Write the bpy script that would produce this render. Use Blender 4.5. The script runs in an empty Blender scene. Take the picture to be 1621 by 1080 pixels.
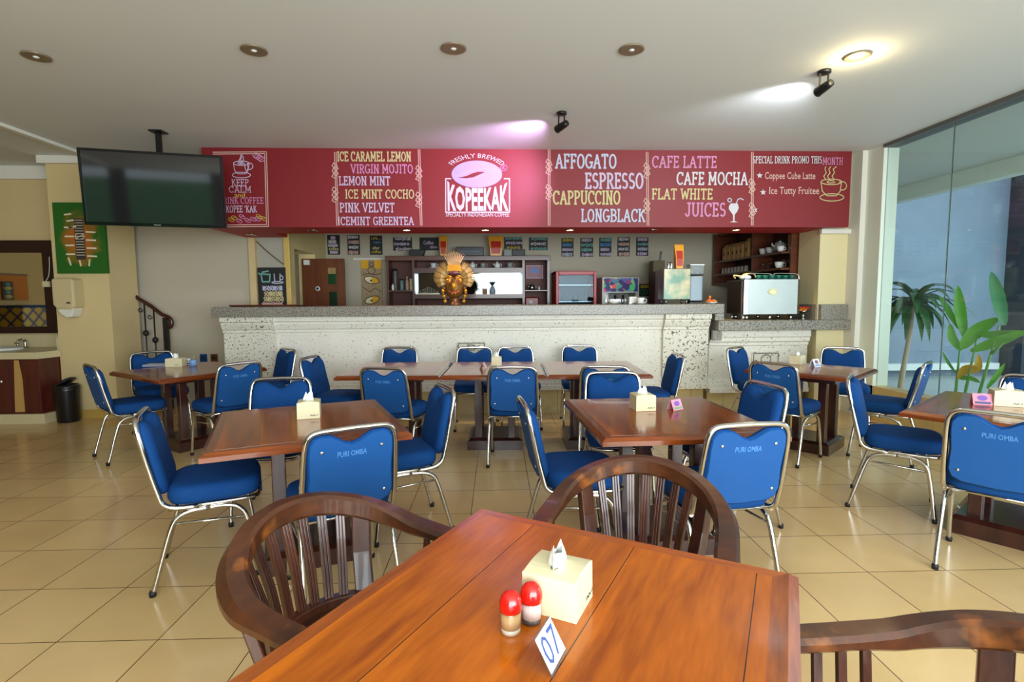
import bpy, math, random
from mathutils import Vector, Matrix
random.seed(7)
PI = math.pi
C = bpy.context.scene.collection

# ------------------------------------------------------------------ camera, world, light, exposure
F, TH, ROLL, YAW, EYE = 834.0, 0.081, 0.006, 0.043, 1.363
def camera():
    cd = bpy.data.cameras.new('camera'); cd.sensor_width = 36.0; cd.lens = 36.0 * F / 1621.0
    cd.clip_start = 0.02; cd.clip_end = 200
    o = bpy.data.objects.new('camera', cd); C.objects.link(o)
    c, s = math.cos(YAW), math.sin(YAW)
    R0 = Vector((c, -s, 0)); U0 = Vector((s*math.sin(TH), c*math.sin(TH), math.cos(TH)))
    Fw = Vector((s*math.cos(TH), c*math.cos(TH), -math.sin(TH)))
    cr, sr = math.cos(ROLL), math.sin(ROLL)
    r = cr*R0 - sr*U0; u = sr*R0 + cr*U0; b = -Fw
    o.matrix_world = Matrix(((r.x, u.x, b.x, 0), (r.y, u.y, b.y, 0), (r.z, u.z, b.z, EYE), (0, 0, 0, 1)))
    bpy.context.scene.camera = o
camera()

def srgb(r, g, b):
    f = lambda v: (v/255/12.92) if v/255 <= .04045 else ((v/255+.055)/1.055)**2.4
    return (f(r), f(g), f(b), 1.0)

w = bpy.data.worlds.new('world'); bpy.context.scene.world = w; w.use_nodes = True
w.node_tree.nodes['Background'].inputs[0].default_value = (0.80, 0.93, 1.0, 1)
w.node_tree.nodes['Background'].inputs[1].default_value = 0.9

def area(name, loc, size, power, color, look):
    d = bpy.data.lights.new(name, 'AREA'); d.shape = 'RECTANGLE'; d.size, d.size_y = size
    d.energy = power; d.color = color
    o = bpy.data.objects.new(name, d); C.objects.link(o); o.location = loc
    o.rotation_euler = Vector(look).to_track_quat('-Z', 'Y').to_euler()
    return o
# daylight through the open shop front behind the guests, and through the yard beside the glass wall
area('daylight_front', (2.0, -2.9, 1.6), (6.4, 2.4), 430, (0.85, 0.94, 1.0), (0, 1, 0.22))
area('daylight_yard', (7.6, 3.6, 4.4), (2.6, 9.0), 430, (0.72, 0.88, 1.0), (-.55, 0.1, -1))

sc = bpy.context.scene
sc.view_settings.view_transform = 'Standard'; sc.view_settings.look = 'None'
sc.view_settings.gamma = 1.0; sc.view_settings.exposure = 0.6; sc.view_settings.use_curve_mapping = False
sc.cycles.use_denoising = True
sc.cycles.max_bounces = 8; sc.cycles.transparent_max_bounces = 12
sc.cycles.sample_clamp_indirect = 4.0
sc.cycles.caustics_reflective = False; sc.cycles.caustics_refractive = False

# ------------------------------------------------------------------ survey helper: photo point at a known depth -> room coordinates
def _ray(a, b):
    x = (a-810.5)/F; v = -(b-540)/F
    cr, sr = math.cos(ROLL), math.sin(ROLL)
    x, v = x*cr + v*sr, -x*sr + v*cr
    y = math.cos(TH) + v*math.sin(TH); z = -math.sin(TH) + v*math.cos(TH)
    c, s = math.cos(YAW), math.sin(YAW)
    return x*c + y*s, -x*s + y*c, z
def P(px, py, Y):
    dx, dy, dz = _ray(px, py); t = Y/dy
    return Vector((dx*t, Y, EYE + dz*t))
def PX(px, py, X):
    dx, dy, dz = _ray(px, py); t = X/dx
    return Vector((X, dy*t, EYE + dz*t))
def PZ(px, py, Z):
    dx, dy, dz = _ray(px, py); t = (Z-EYE)/dz
    return Vector((dx*t, dy*t, Z))

# ------------------------------------------------------------------ materials
MATS = {}
def newmat(name):
    m = bpy.data.materials.new(name); m.use_nodes = True
    nt = m.node_tree; b = nt.nodes['Principled BSDF']
    return m, nt, b
def mat(name, rgb, rough=.5, metal=0.0, coat=0.0, emit=0.0, noise=0.0, nscale=8.0, bump=0.0, bscale=60.0, spec=None, trans=0.0, alpha=1.0, emitc=None):
    if name in MATS: return MATS[name]
    m, nt, b = newmat(name); col = srgb(*rgb)
    b.inputs['Base Color'].default_value = col
    b.inputs['Roughness'].default_value = rough; b.inputs['Metallic'].default_value = metal
    b.inputs['Coat Weight'].default_value = coat; b.inputs['Coat Roughness'].default_value = .08
    if spec is not None: b.inputs['Specular IOR Level'].default_value = spec
    if trans: b.inputs['Transmission Weight'].default_value = trans
    if alpha < 1: b.inputs['Alpha'].default_value = alpha
    if emit:
        b.inputs['Emission Color'].default_value = srgb(*(emitc or rgb)); b.inputs['Emission Strength'].default_value = emit
    if noise or bump:
        tc = nt.nodes.new('ShaderNodeTexCoord')
    if noise:
        n = nt.nodes.new('ShaderNodeTexNoise'); n.inputs['Scale'].default_value = nscale; n.inputs['Detail'].default_value = 4
        nt.links.new(tc.outputs['Object'], n.inputs['Vector'])
        mx = nt.nodes.new('ShaderNodeMix'); mx.data_type = 'RGBA'
        k = 1-noise
        mx.inputs['A'].default_value = (col[0]*k, col[1]*k, col[2]*k, 1)
        k = 1+noise*.6
        mx.inputs['B'].default_value = (min(1, col[0]*k), min(1, col[1]*k), min(1, col[2]*k), 1)
        nt.links.new(n.outputs['Fac'], mx.inputs['Factor']); nt.links.new(mx.outputs['Result'], b.inputs['Base Color'])
    if bump:
        n = nt.nodes.new('ShaderNodeTexNoise'); n.inputs['Scale'].default_value = bscale; n.inputs['Detail'].default_value = 3
        nt.links.new(tc.outputs['Object'], n.inputs['Vector'])
        bp = nt.nodes.new('ShaderNodeBump'); bp.inputs['Strength'].default_value = bump; bp.inputs['Distance'].default_value = .01
        nt.links.new(n.outputs['Fac'], bp.inputs['Height']); nt.links.new(bp.outputs['Normal'], b.inputs['Normal'])
    MATS[name] = m
    return m

def wood(name, dark, light, rough=.25, coat=.5, seam=None, axis=0, stretch=14.0, scale=5.0, seamoff=0.0, wear=None):
    """grain runs along the local axis; seam = board width across it"""
    m, nt, b = newmat(name); L = nt.links.new; N = nt.nodes.new
    tc = N('ShaderNodeTexCoord'); mp = N('ShaderNodeMapping'); L(tc.outputs['Object'], mp.inputs['Vector'])
    s = [stretch, stretch, stretch]; s[axis] = 1.0
    mp.inputs['Scale'].default_value = s
    vec = mp.outputs['Vector']
    sep = N('ShaderNodeSeparateXYZ'); L(tc.outputs['Object'], sep.inputs[0])
    if seam:
        d = N('ShaderNodeMath'); d.operation = 'MULTIPLY_ADD'; d.inputs[1].default_value = 1/seam; d.inputs[2].default_value = seamoff
        L(sep.outputs[1-axis if axis < 2 else 0], d.inputs[0])
        fl = N('ShaderNodeMath'); fl.operation = 'FLOOR'; L(d.outputs[0], fl.inputs[0])
        cb = N('ShaderNodeCombineXYZ'); mu = N('ShaderNodeMath'); mu.operation = 'MULTIPLY'; mu.inputs[1].default_value = 7.31; L(fl.outputs[0], mu.inputs[0])
        L(mu.outputs[0], cb.inputs[0]); L(mu.outputs[0], cb.inputs[1]); L(mu.outputs[0], cb.inputs[2])
        ad = N('ShaderNodeVectorMath'); ad.operation = 'ADD'; L(vec, ad.inputs[0]); L(cb.outputs[0], ad.inputs[1]); vec = ad.outputs[0]
    n1 = N('ShaderNodeTexNoise'); n1.inputs['Scale'].default_value = scale*.35; n1.inputs['Detail'].default_value = 7; n1.inputs['Distortion'].default_value = .8; L(vec, n1.inputs['Vector'])
    n2 = N('ShaderNodeTexNoise'); n2.inputs['Scale'].default_value = scale*2.6; n2.inputs['Detail'].default_value = 4; L(vec, n2.inputs['Vector'])
    ma = N('ShaderNodeMath'); ma.operation = 'MULTIPLY_ADD'; ma.inputs[1].default_value = .35
    L(n2.outputs['Fac'], ma.inputs[0]); 
    m7 = N('ShaderNodeMath'); m7.operation = 'MULTIPLY'; m7.inputs[1].default_value = .75; L(n1.outputs['Fac'], m7.inputs[0]); L(m7.outputs[0], ma.inputs[2])
    rp = N('ShaderNodeValToRGB'); rp.color_ramp.elements[0].position = .36; rp.color_ramp.elements[1].position = .68
    rp.color_ramp.elements[0].color = srgb(*dark); rp.color_ramp.elements[1].color = srgb(*light)
    L(ma.outputs[0], rp.inputs[0]); out = rp.outputs[0]
    if seam:
        fr = N('ShaderNodeMath'); fr.operation = 'FRACT'; L(d.outputs[0], fr.inputs[0])
        lt = N('ShaderNodeMath'); lt.operation = 'LESS_THAN'; lt.inputs[1].default_value = .0022/seam; L(fr.outputs[0], lt.inputs[0])
        mx = N('ShaderNodeMix'); mx.data_type = 'RGBA'; L(lt.outputs[0], mx.inputs['Factor']); L(out, mx.inputs['A']); mx.inputs['B'].default_value = srgb(45, 18, 6); out = mx.outputs['Result']
    if wear:
        n3 = N('ShaderNodeTexNoise'); n3.inputs['Scale'].default_value = 9; n3.inputs['Detail'].default_value = 5; L(tc.outputs['Object'], n3.inputs['Vector'])
        r3 = N('ShaderNodeValToRGB'); r3.color_ramp.elements[0].position = .58; r3.color_ramp.elements[1].position = .72; L(n3.outputs['Fac'], r3.inputs[0])
        mx = N('ShaderNodeMix'); mx.data_type = 'RGBA'; L(r3.outputs[0], mx.inputs['Factor']); L(out, mx.inputs['A']); mx.inputs['B'].default_value = srgb(*wear); out = mx.outputs['Result']
    L(out, b.inputs['Base Color'])
    b.inputs['Roughness'].default_value = rough; b.inputs['Coat Weight'].default_value = coat; b.inputs['Coat Roughness'].default_value = .07
    MATS[name] = m
    return m

def speckle(name, base, spots, scale, thr, rough=.6, bump=0.0, base2=None):
    m, nt, b = newmat(name); L = nt.links.new; N = nt.nodes.new
    tc = N('ShaderNodeTexCoord')
    col = None
    n0 = N('ShaderNodeTexNoise'); n0.inputs['Scale'].default_value = 3.5; n0.inputs['Detail'].default_value = 5; L(tc.outputs['Object'], n0.inputs['Vector'])
    mx0 = N('ShaderNodeMix'); mx0.data_type = 'RGBA'; mx0.inputs['A'].default_value = srgb(*base); mx0.inputs['B'].default_value = srgb(*(base2 or base)); L(n0.outputs['Fac'], mx0.inputs['Factor'])
    n = N('ShaderNodeTexNoise'); n.inputs['Scale'].default_value = scale; n.inputs['Detail'].default_value = 2; L(tc.outputs['Object'], n.inputs['Vector'])
    rp = N('ShaderNodeValToRGB'); rp.color_ramp.elements[0].position = thr; rp.color_ramp.elements[1].position = thr+.05
    L(n.outputs['Fac'], rp.inputs[0])
    mx = N('ShaderNodeMix'); mx.data_type = 'RGBA'; L(rp.outputs[0], mx.inputs['Factor']); L(mx0.outputs['Result'], mx.inputs['A']); mx.inputs['B'].default_value = srgb(*spots)
    L(mx.outputs['Result'], b.inputs['Base Color']); b.inputs['Roughness'].default_value = rough
    if bump:
        bp = N('ShaderNodeBump'); bp.inputs['Strength'].default_value = bump; bp.inputs['Distance'].default_value = .01; bp.invert = True
        L(rp.outputs[0], bp.inputs['Height']); L(bp.outputs['Normal'], b.inputs['Normal'])
    MATS[name] = m
    return m

def tiles(name, c1, c2, mortar, size, off, rot, rough, msize=.003, h=None):
    m, nt, b = newmat(name); L = nt.links.new; N = nt.nodes.new
    tc = N('ShaderNodeTexCoord'); mp = N('ShaderNodeMapping'); mp.vector_type = 'TEXTURE'
    mp.inputs['Location'].default_value = off; mp.inputs['Rotation'].default_value = rot
    L(tc.outputs['Object'], mp.inputs['Vector'])
    br = N('ShaderNodeTexBrick'); br.offset = 0; br.squash = 1
    br.inputs['Scale'].default_value = 1; br.inputs['Brick Width'].default_value = size; br.inputs['Row Height'].default_value = h or size
    br.inputs['Mortar Size'].default_value = msize; br.inputs['Mortar Smooth'].default_value = 0.1; br.inputs['Bias'].default_value = 0
    br.inputs['Color1'].default_value = srgb(*c1); br.inputs['Color2'].default_value = srgb(*c2); br.inputs['Mortar'].default_value = srgb(*mortar)
    L(mp.outputs['Vector'], br.inputs['Vector'])
    n = N('ShaderNodeTexNoise'); n.inputs['Scale'].default_value = 2.2; n.inputs['Detail'].default_value = 6; L(tc.outputs['Object'], n.inputs['Vector'])
    mx = N('ShaderNodeMix'); mx.data_type = 'RGBA'; mx.blend_type = 'MULTIPLY'; mx.inputs['Factor'].default_value = .35
    L(br.outputs['Color'], mx.inputs['A']); L(n.outputs['Fac'], mx.inputs['B'])
    rp = N('ShaderNodeValToRGB'); rp.color_ramp.elements[0].position = .3; rp.color_ramp.elements[0].color = (.62, .6, .56, 1); rp.color_ramp.elements[1].position = .7; rp.color_ramp.elements[1].color = (1, 1, 1, 1)
    L(n.outputs['Fac'], rp.inputs[0]); L(rp.outputs[0], mx.inputs['B'])
    L(mx.outputs['Result'], b.inputs['Base Color'])
    b.inputs['Roughness'].default_value = rough
    rr = N('ShaderNodeMapRange'); rr.inputs['To Min'].default_value = rough*.7; rr.inputs['To Max'].default_value = rough*1.5; L(n.outputs['Fac'], rr.inputs['Value']); L(rr.outputs[0], b.inputs['Roughness'])
    MATS[name] = m
    return m

def glassmat(name, tint=(1, 1, 1), refl=.06, rough=.0):
    m = bpy.data.materials.new(name); m.use_nodes = True; nt = m.node_tree; L = nt.links.new
    nt.nodes.remove(nt.nodes['Principled BSDF']); out = nt.nodes['Material Output']
    t = nt.nodes.new('ShaderNodeBsdfTransparent'); t.inputs[0].default_value = (*tint, 1)
    g = nt.nodes.new('ShaderNodeBsdfGlossy'); g.inputs['Roughness'].default_value = rough; g.inputs[0].default_value = (1, 1, 1, 1)
    f = nt.nodes.new('ShaderNodeLayerWeight'); f.inputs['Blend'].default_value = .5
    pw = nt.nodes.new('ShaderNodeMath'); pw.operation = 'POWER'; pw.inputs[1].default_value = 5; L(f.outputs['Facing'], pw.inputs[0])
    mu = nt.nodes.new('ShaderNodeMath'); mu.operation = 'MULTIPLY_ADD'; mu.inputs[1].default_value = .9; mu.inputs[2].default_value = refl; mu.use_clamp = True
    L(pw.outputs[0], mu.inputs[0])
    mx = nt.nodes.new('ShaderNodeMixShader'); L(mu.outputs[0], mx.inputs[0]); L(t.outputs[0], mx.inputs[1]); L(g.outputs[0], mx.inputs[2]); L(mx.outputs[0], out.inputs[0])
    MATS[name] = m
    return m

# ------------------------------------------------------------------ mesh builder
class MB:
    def __init__(s): s.v = []; s.f = []; s.sm = []
    def add(s, vs, fs, smooth=False):
        o = len(s.v); s.v += [tuple(v) for v in vs]
        for f in fs: s.f.append([i+o for i in f]); s.sm.append(smooth)
        return s
    def box(s, lo, hi, M=None):
        (a, b, c), (d, e, f) = lo, hi
        vs = [(a, b, c), (d, b, c), (d, e, c), (a, e, c), (a, b, f), (d, b, f), (d, e, f), (a, e, f)]
        if M: vs = [M @ Vector(v) for v in vs]
        return s.add(vs, [(3, 2, 1, 0), (4, 5, 6, 7), (0, 1, 5, 4), (1, 2, 6, 5), (2, 3, 7, 6), (3, 0, 4, 7)])
    def rings(s, rs, smooth=True, cap0=True, cap1=True, closed=False):
        n = len(rs[0]); vs = [p for r in rs for p in r]; fs = []
        R = len(rs)
        for i in range(R if closed else R-1):
            for j in range(n):
                k = (j+1) % n; i2 = (i+1) % R
                fs.append((i*n+j, i*n+k, i2*n+k, i2*n+j))
        o = len(s.v); s.add(vs, fs, smooth)
        if not closed:
            if cap0: s.f.append([o+j for j in range(n)][::-1]); s.sm.append(False)
            if cap1: s.f.append([o+(R-1)*n+j for j in range(n)]); s.sm.append(False)
        return s
    def tube(s, pts, r, n=8, closed=False, ry=None, up=None):
        """round (or elliptical/flat when ry is set) tube along a path; r may be a list"""
        pts = [Vector(p) for p in pts]; N = len(pts); rs = []
        rad = r if isinstance(r, (list, tuple)) else [r]*N
        up0 = Vector(up) if up else None; prev = None
        for i, p in enumerate(pts):
            a = pts[(i-1) % N] if (closed or i > 0) else p; b = pts[(i+1) % N] if (closed or i < N-1) else p
            t = (b-a).normalized()
            if up0: x = up0.cross(t); x = x.normalized() if x.length > 1e-6 else Vector((1, 0, 0))
            elif prev is None:
                x = t.orthogonal().normalized()
            else:
                x = prev - t*prev.dot(t); x = x.normalized() if x.length > 1e-6 else t.orthogonal().normalized()
            prev = x; y = t.cross(x)
            q = ry if ry is not None else rad[i]
            if isinstance(q, (list, tuple)): q = q[i]
            rs.append([p + x*(rad[i]*math.cos(2*PI*j/n)) + y*(q*math.sin(2*PI*j/n)) for j in range(n)])
        return s.rings(rs, True, closed=closed)
    def bar(s, pts, wd, th, up=(0, 0, 1)):
        """rectangular section sweep: wd across, th along 'up'"""
        pts = [Vector(p) for p in pts]; N = len(pts); rs = []
        for i, p in enumerate(pts):
            t = (pts[min(i+1, N-1)] - pts[max(i-1, 0)]).normalized()
            x = Vector(up).cross(t).normalized(); y = t.cross(x)
            W = wd[i] if isinstance(wd, (list, tuple)) else wd; T = th[i] if isinstance(th, (list, tuple)) else th
            rs.append([p+x*W/2-y*T/2, p+x*W/2+y*T/2, p-x*W/2+y*T/2, p-x*W/2-y*T/2])
        return s.rings(rs, False)
    def lathe(s, prof, at=(0, 0, 0), n=20, M=None, cap=True, smooth=True):
        rs = []
        for r, z in prof:
            ring = [Vector((at[0]+r*math.cos(2*PI*j/n), at[1]+r*math.sin(2*PI*j/n), at[2]+z)) for j in range(n)]
            rs.append([M @ p for p in ring] if M else ring)
        return s.rings(rs, smooth, cap, cap)
    def prism(s, poly, y0, y1, plane='xz'):
        """outline in xz extruded along y (or in xy along z)"""
        if plane == 'xz': a = [(x, y0, z) for x, z in poly]; b = [(x, y1, z) for x, z in poly]
        elif plane == 'xy': a = [(x, z, y0) for x, z in poly]; b = [(x, z, y1) for x, z in poly]
        else: a = [(y0, x, z) for x, z in poly]; b = [(y1, x, z) for x, z in poly]
        return s.rings([a, b], False)
    def cushion(s, c, w, d, h, p=5.0, n=32, edge=.3, dome=.0):
        """rounded pad: superellipse plan, soft edges"""
        rs = []
        K = [(-.5, edge*.55), (-.42, .12*edge), (-.2, 0), (.15, 0), (.36, .12*edge), (.46, .38*edge), (.5, .75*edge)]
        m = min(w, d)
        for zz, ins in K:
            ring = []
            for j in range(n):
                t = 2*PI*j/n; ct, st = math.cos(t), math.sin(t)
                x = math.copysign(abs(ct)**(2/p), ct)*(w/2-ins*m*.5); y = math.copysign(abs(st)**(2/p), st)*(d/2-ins*m*.5)
                ring.append((c[0]+x, c[1]+y, c[2]+zz*h))
            rs.append(ring)
        rs.append([(c[0]+(p_[0]-c[0])*.4, c[1]+(p_[1]-c[1])*.4, c[2]+h*(.5+dome)) for p_ in rs[-1]])
        return s.rings(rs, True)
    def ball(s, c, r, n=12, m=8, sc=(1, 1, 1)):
        rs = []
        for i in range(m+1):
            a = -PI/2 + PI*i/m; q = max(.02, math.cos(a))
            rs.append([(c[0]+r*sc[0]*q*math.cos(2*PI*j/n), c[1]+r*sc[1]*q*math.sin(2*PI*j/n), c[2]+r*sc[2]*math.sin(a)) for j in range(n)])
        return s.rings(rs, True)
    def obj(s, name, m, parent=None, bevel=0.0, smooth=None, loc=None, rz=0.0, **props):
        me = bpy.data.meshes.new(name); me.from_pydata(s.v, [], s.f); me.update()
        sm = s.sm if smooth is None else [smooth]*len(s.f)
        me.polygons.foreach_set('use_smooth', sm)
        if m is not None: me.materials.append(m)
        o = bpy.data.objects.new(name, me); C.objects.link(o)
        if parent: o.parent = parent
        if loc is not None: o.location = loc
        if rz: o.rotation_euler = (0, 0, rz)
        if bevel:
            b = o.modifiers.new('bevel', 'BEVEL'); b.width = bevel; b.segments = 2; b.limit_method = 'ANGLE'; b.angle_limit = .7
        for k, v in props.items(): o[k] = v
        return o
def box(name, lo, hi, m, parent=None, bevel=0.0, **k):
    return MB().box([min(a, b) for a, b in zip(lo, hi)], [max(a, b) for a, b in zip(lo, hi)]).obj(name, m, parent, bevel, **k)
def thing(name, label, cat, loc=(0, 0, 0), rz=0.0, group=None, rot=None):
    o = bpy.data.objects.new(name, None); C.objects.link(o); o.empty_display_size = .05
    o.location = loc; o.rotation_euler = rot if rot else (0, 0, rz); o['label'] = label; o['category'] = cat
    if group: o['group'] = group
    return o
def tag(o, label, cat, group=None):
    o['label'] = label; o['category'] = cat
    if group: o['group'] = group
    return o
def struct(o): o['kind'] = 'structure'; return o
def copy_tree(o, label=None, loc=None, rz=None):
    c = o.copy(); C.objects.link(c)
    if label: c['label'] = label
    if loc is not None: c.location = loc
    if rz is not None: c.rotation_euler = (0, 0, rz)
    for ch in list(KIDS(o)):
        d = copy_tree(ch); d.parent = c; d.matrix_parent_inverse = ch.matrix_parent_inverse.copy()
    return c
def KIDS(o): return [x for x in C.objects if x.parent == o]
def arc(c, r, a0, a1, n=8):
    return [(c[0]+r*math.cos(a0+(a1-a0)*i/n), c[1]+r*math.sin(a0+(a1-a0)*i/n)) for i in range(n+1)]
def smoothpath(pts, k=6):
    """Catmull-Rom through points"""
    P_ = [Vector(p) for p in pts]; Q = [P_[0]] + P_ + [P_[-1]]; out = []
    for i in range(1, len(Q)-2):
        a, b, c, d = Q[i-1], Q[i], Q[i+1], Q[i+2]
        for j in range(k):
            t = j/k
            out.append(.5*((2*b)+(c-a)*t+(2*a-5*b+4*c-d)*t*t+(3*b-a-3*c+d)*t**3))
    out.append(P_[-1]); return out

def text_mesh(body, bold=0.0):
    """lettering outline -> flat vertices and faces, in x (advance) and z (height)"""
    cu = bpy.data.curves.new('t', 'FONT'); cu.body = body; cu.size = 1; cu.resolution_u = 2; cu.offset = bold; cu.fill_mode = 'FRONT'
    o = bpy.data.objects.new('t', cu); C.objects.link(o)
    dg = bpy.context.evaluated_depsgraph_get(); me = bpy.data.meshes.new_from_object(o.evaluated_get(dg))
    vs = [(v.co.x, v.co.y) for v in me.vertices]; fs = [list(p.vertices) for p in me.polygons]
    bpy.data.objects.remove(o); bpy.data.curves.remove(cu); bpy.data.meshes.remove(me)
    return vs, fs
def lettering(body, x0, x1, z0, z1, y, m, parent, bold=.01, warp=None, name='lettering', lab=None, mapf=None):
    vs, fs = text_mesh(body, bold)
    if not vs: return
    ax, bx = min(v[0] for v in vs), max(v[0] for v in vs); az, bz = min(v[1] for v in vs), max(v[1] for v in vs)
    out = []
    for x, z in vs:
        u = (x-ax)/(bx-ax); t = (z-az)/(bz-az)
        if warp: u, t = warp(u, t)
        q = (x0+(x1-x0)*u, y, z0+(z1-z0)*t)
        out.append(mapf(*q) if mapf else q)
    o = MB().add(out, fs).obj(name, m, parent)
    if lab: o['label'] = lab
    return o
def strokes(paths, r, y, m, parent, name='drawing', lab=None, mapf=None):
    """chalk lines: list of (x,z) polylines drawn as thin flat ribbons on the plane y"""
    b = MB(); y += 6e-5
    for pa in paths:
        for i in range(len(pa)-1):
            y -= 6e-5
            (x0, z0), (x1, z1) = pa[i], pa[i+1]; dx, dz = x1-x0, z1-z0; L = math.hypot(dx, dz) or 1e-6
            nx, nz = -dz/L*r, dx/L*r; ex, ez = dx/L*r*.5, dz/L*r*.5
            q = [(x0-ex+nx, y, z0-ez+nz), (x0-ex-nx, y, z0-ez-nz), (x1+ex-nx, y, z1+ez-nz), (x1+ex+nx, y, z1+ez+nz)]
            b.add([mapf(*p) for p in q] if mapf else q, [(0, 1, 2, 3)])
    o = b.obj(name, m, parent)
    if lab: o['label'] = lab
    return o
def ell(cx, cz, rx, rz, a0=0, a1=2*PI, n=24): return [(cx+rx*math.cos(a0+(a1-a0)*i/n), cz+rz*math.sin(a0+(a1-a0)*i/n)) for i in range(n+1)]

def _glyphs():
    A = lambda cx, cy, rx, ry, a0, a1, n=10: [(cx+rx*math.cos(math.radians(a0+(a1-a0)*i/n)), cy+ry*math.sin(math.radians(a0+(a1-a0)*i/n))) for i in range(n+1)]
    def St(x, y0=0.0, y1=1.0, b=1, t=1):
        r = [[(x, y0), (x, y1)]]
        if b: r.append([(x-.11, y0), (x+.11, y0)])
        if t: r.append([(x-.11, y1), (x+.11, y1)])
        return r
    g = {}
    g['A'] = (.66, [[(.04, 0), (.33, 1), (.62, 0)], [(.15, .36), (.51, .36)], [(-.05, 0), (.14, 0)], [(.52, 0), (.71, 0)]])
    g['B'] = (.58, St(.1) + [[(.1, 1)] + A(.26, .76, .26, .24, 90, -90) + [(.1, .52)], [(.1, .52)] + A(.28, .26, .3, .26, 90, -90) + [(.1, 0)]])
    g['C'] = (.60, [A(.34, .5, .32, .5, 48, 312, 16), [(.57, .98), (.57, .74)]])
    g['D'] = (.64, St(.1) + [[(.1, 1)] + A(.22, .5, .4, .5, 90, -90, 14) + [(.1, 0)]])
    g['E'] = (.52, St(.1) + [[(.1, 1), (.48, 1), (.48, .84)], [(.1, .52), (.38, .52)], [(.38, .60), (.38, .44)], [(.1, 0), (.5, 0), (.5, .17)]])
    g['F'] = (.50, St(.1) + [[(.1, 1), (.48, 1), (.48, .84)], [(.1, .52), (.38, .52)], [(.38, .60), (.38, .44)]])
    g['G'] = (.64, [A(.34, .5, .32, .5, 48, 330, 16), [(.40, .42), (.70, .42)], [(.60, .42), (.60, .06)]])
    g['H'] = (.66, St(.1) + St(.56) + [[(.1, .52), (.56, .52)]])
    g['I'] = (.24, St(.12))
    g['J'] = (.46, [[(.34, 1), (.34, .25)] + A(.18, .22, .16, .22, 0, -170, 8), [(.18, 1), (.46, 1)]])
    g['K'] = (.62, St(.1) + [[(.55, 1), (.13, .45)], [(.26, .60), (.58, 0)], [(.48, 0), (.68, 0)]])
    g['L'] = (.50, St(.1) + [[(.1, 0), (.5, 0), (.5, .2)]])
    g['M'] = (.80, St(.1) + St(.70) + [[(.1, 1), (.40, .25), (.70, 1)]])
    g['N'] = (.66, St(.1) + St(.56) + [[(.1, 1), (.56, 0)]])
    g['O'] = (.66, [A(.33, .5, .30, .5, 0, 360, 20)])
    g['P'] = (.54, St(.1) + [[(.1, 1)] + A(.24, .74, .28, .26, 90, -90) + [(.1, .48)]])
    g['R'] = (.60, St(.1) + [[(.1, 1)] + A(.24, .75, .27, .25, 90, -90) + [(.1, .50)], [(.28, .50), (.56, 0)], [(.48, 0), (.64, 0)]])
    g['S'] = (.50, [A(.26, .74, .21, .26, 40, 270, 9) + A(.26, .25, .22, .25, 90, -140, 9)])
    g['T'] = (.58, St(.29, t=0) + [[(.02, .86), (.02, 1), (.56, 1), (.56, .86)]])
    g['U'] = (.64, [[(.1, 1), (.1, .30)] + A(.33, .30, .23, .30, 180, 360, 10) + [(.56, 1)], [(-.01, 1), (.21, 1)], [(.45, 1), (.67, 1)]])
    g['V'] = (.64, [[(.04, 1), (.32, 0), (.60, 1)], [(-.05, 1), (.14, 1)], [(.50, 1), (.69, 1)]])
    g['W'] = (.86, [[(.04, 1), (.22, 0), (.43, .8), (.64, 0), (.82, 1)], [(-.05, 1), (.14, 1)], [(.72, 1), (.91, 1)]])
    g["'"] = (.14, [[(.09, 1), (.05, .76)]])
    return g
GLYPH = _glyphs()
def chalk_text(body, x0, x1, z0, z1, y, m, parent, r=.075, name='lettering'):
    """hand-lettered serif capitals drawn with a chalk stroke"""
    x = 0; lines = []
    for ch in body:
        if ch == ' ': x += .36; continue
        w_, ls = GLYPH[ch]; lines += [[(x+px, pz) for px, pz in l] for l in ls]; x += w_+.17
    tot = x-.17; kx = (x1-x0)/tot; kz = z1-z0
    return strokes([[(x0+px*kx, z0+pz*kz) for px, pz in l] for l in lines], r*kz, y, m, parent, name)

# shared materials
M_wall = mat('cream_wall', (210, 186, 136), .75, noise=.05, nscale=1.2)
M_wallgrey = mat('grey_cream_wall', (190, 180, 158), .8, noise=.05, nscale=1.0)
M_white = mat('white_paint', (226, 224, 212), .6)
M_ceil = mat('ceiling_paint', (218, 222, 222), .85, noise=.03, nscale=.6)
M_floor = tiles('floor_tile', (226, 192, 136), (219, 184, 128), (74, 54, 28), .4, (-.121, 3.66, 0), (0, 0, -.0148), .17, .0022)
M_plinth = tiles('plinth_tile', (206, 184, 128), (198, 176, 120), (110, 90, 55), .4, (0, 0, 0), (PI/2, 0, 0), .25, .002, h=.5)
M_chrome = mat('chrome', (205, 203, 198), .12, 1.0)
M_steel = mat('brushed_steel', (158, 158, 156), .3, 1.0)
M_rubber = mat('black_rubber', (18, 18, 18), .6)
M_black = mat('black_plastic', (16, 16, 18), .35)
M_blue = mat('blue_vinyl', (18, 78, 142), .6, noise=.07, nscale=6, bump=.05, bscale=350, spec=.3)
M_bluedk = mat('blue_fabric', (13, 64, 124), .85, noise=.08, nscale=9, bump=.12, bscale=500, spec=.2)
M_bluepale = mat('faded_blue_print', (70, 130, 195), .7)
M_top2 = wood('table_top_dimmed', (104, 44, 5), (168, 82, 14), .2, .3, seam=.29, axis=1, stretch=9, scale=3.2, seamoff=.78)  # darker copy of the near table's wood; distant reflection put into the colour
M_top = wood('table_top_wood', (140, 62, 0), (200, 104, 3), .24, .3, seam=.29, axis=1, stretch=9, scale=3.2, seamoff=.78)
M_edge = wood('table_edge_wood', (112, 48, 9), (182, 92, 22), .22, .5, axis=1, stretch=9, scale=3)
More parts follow.
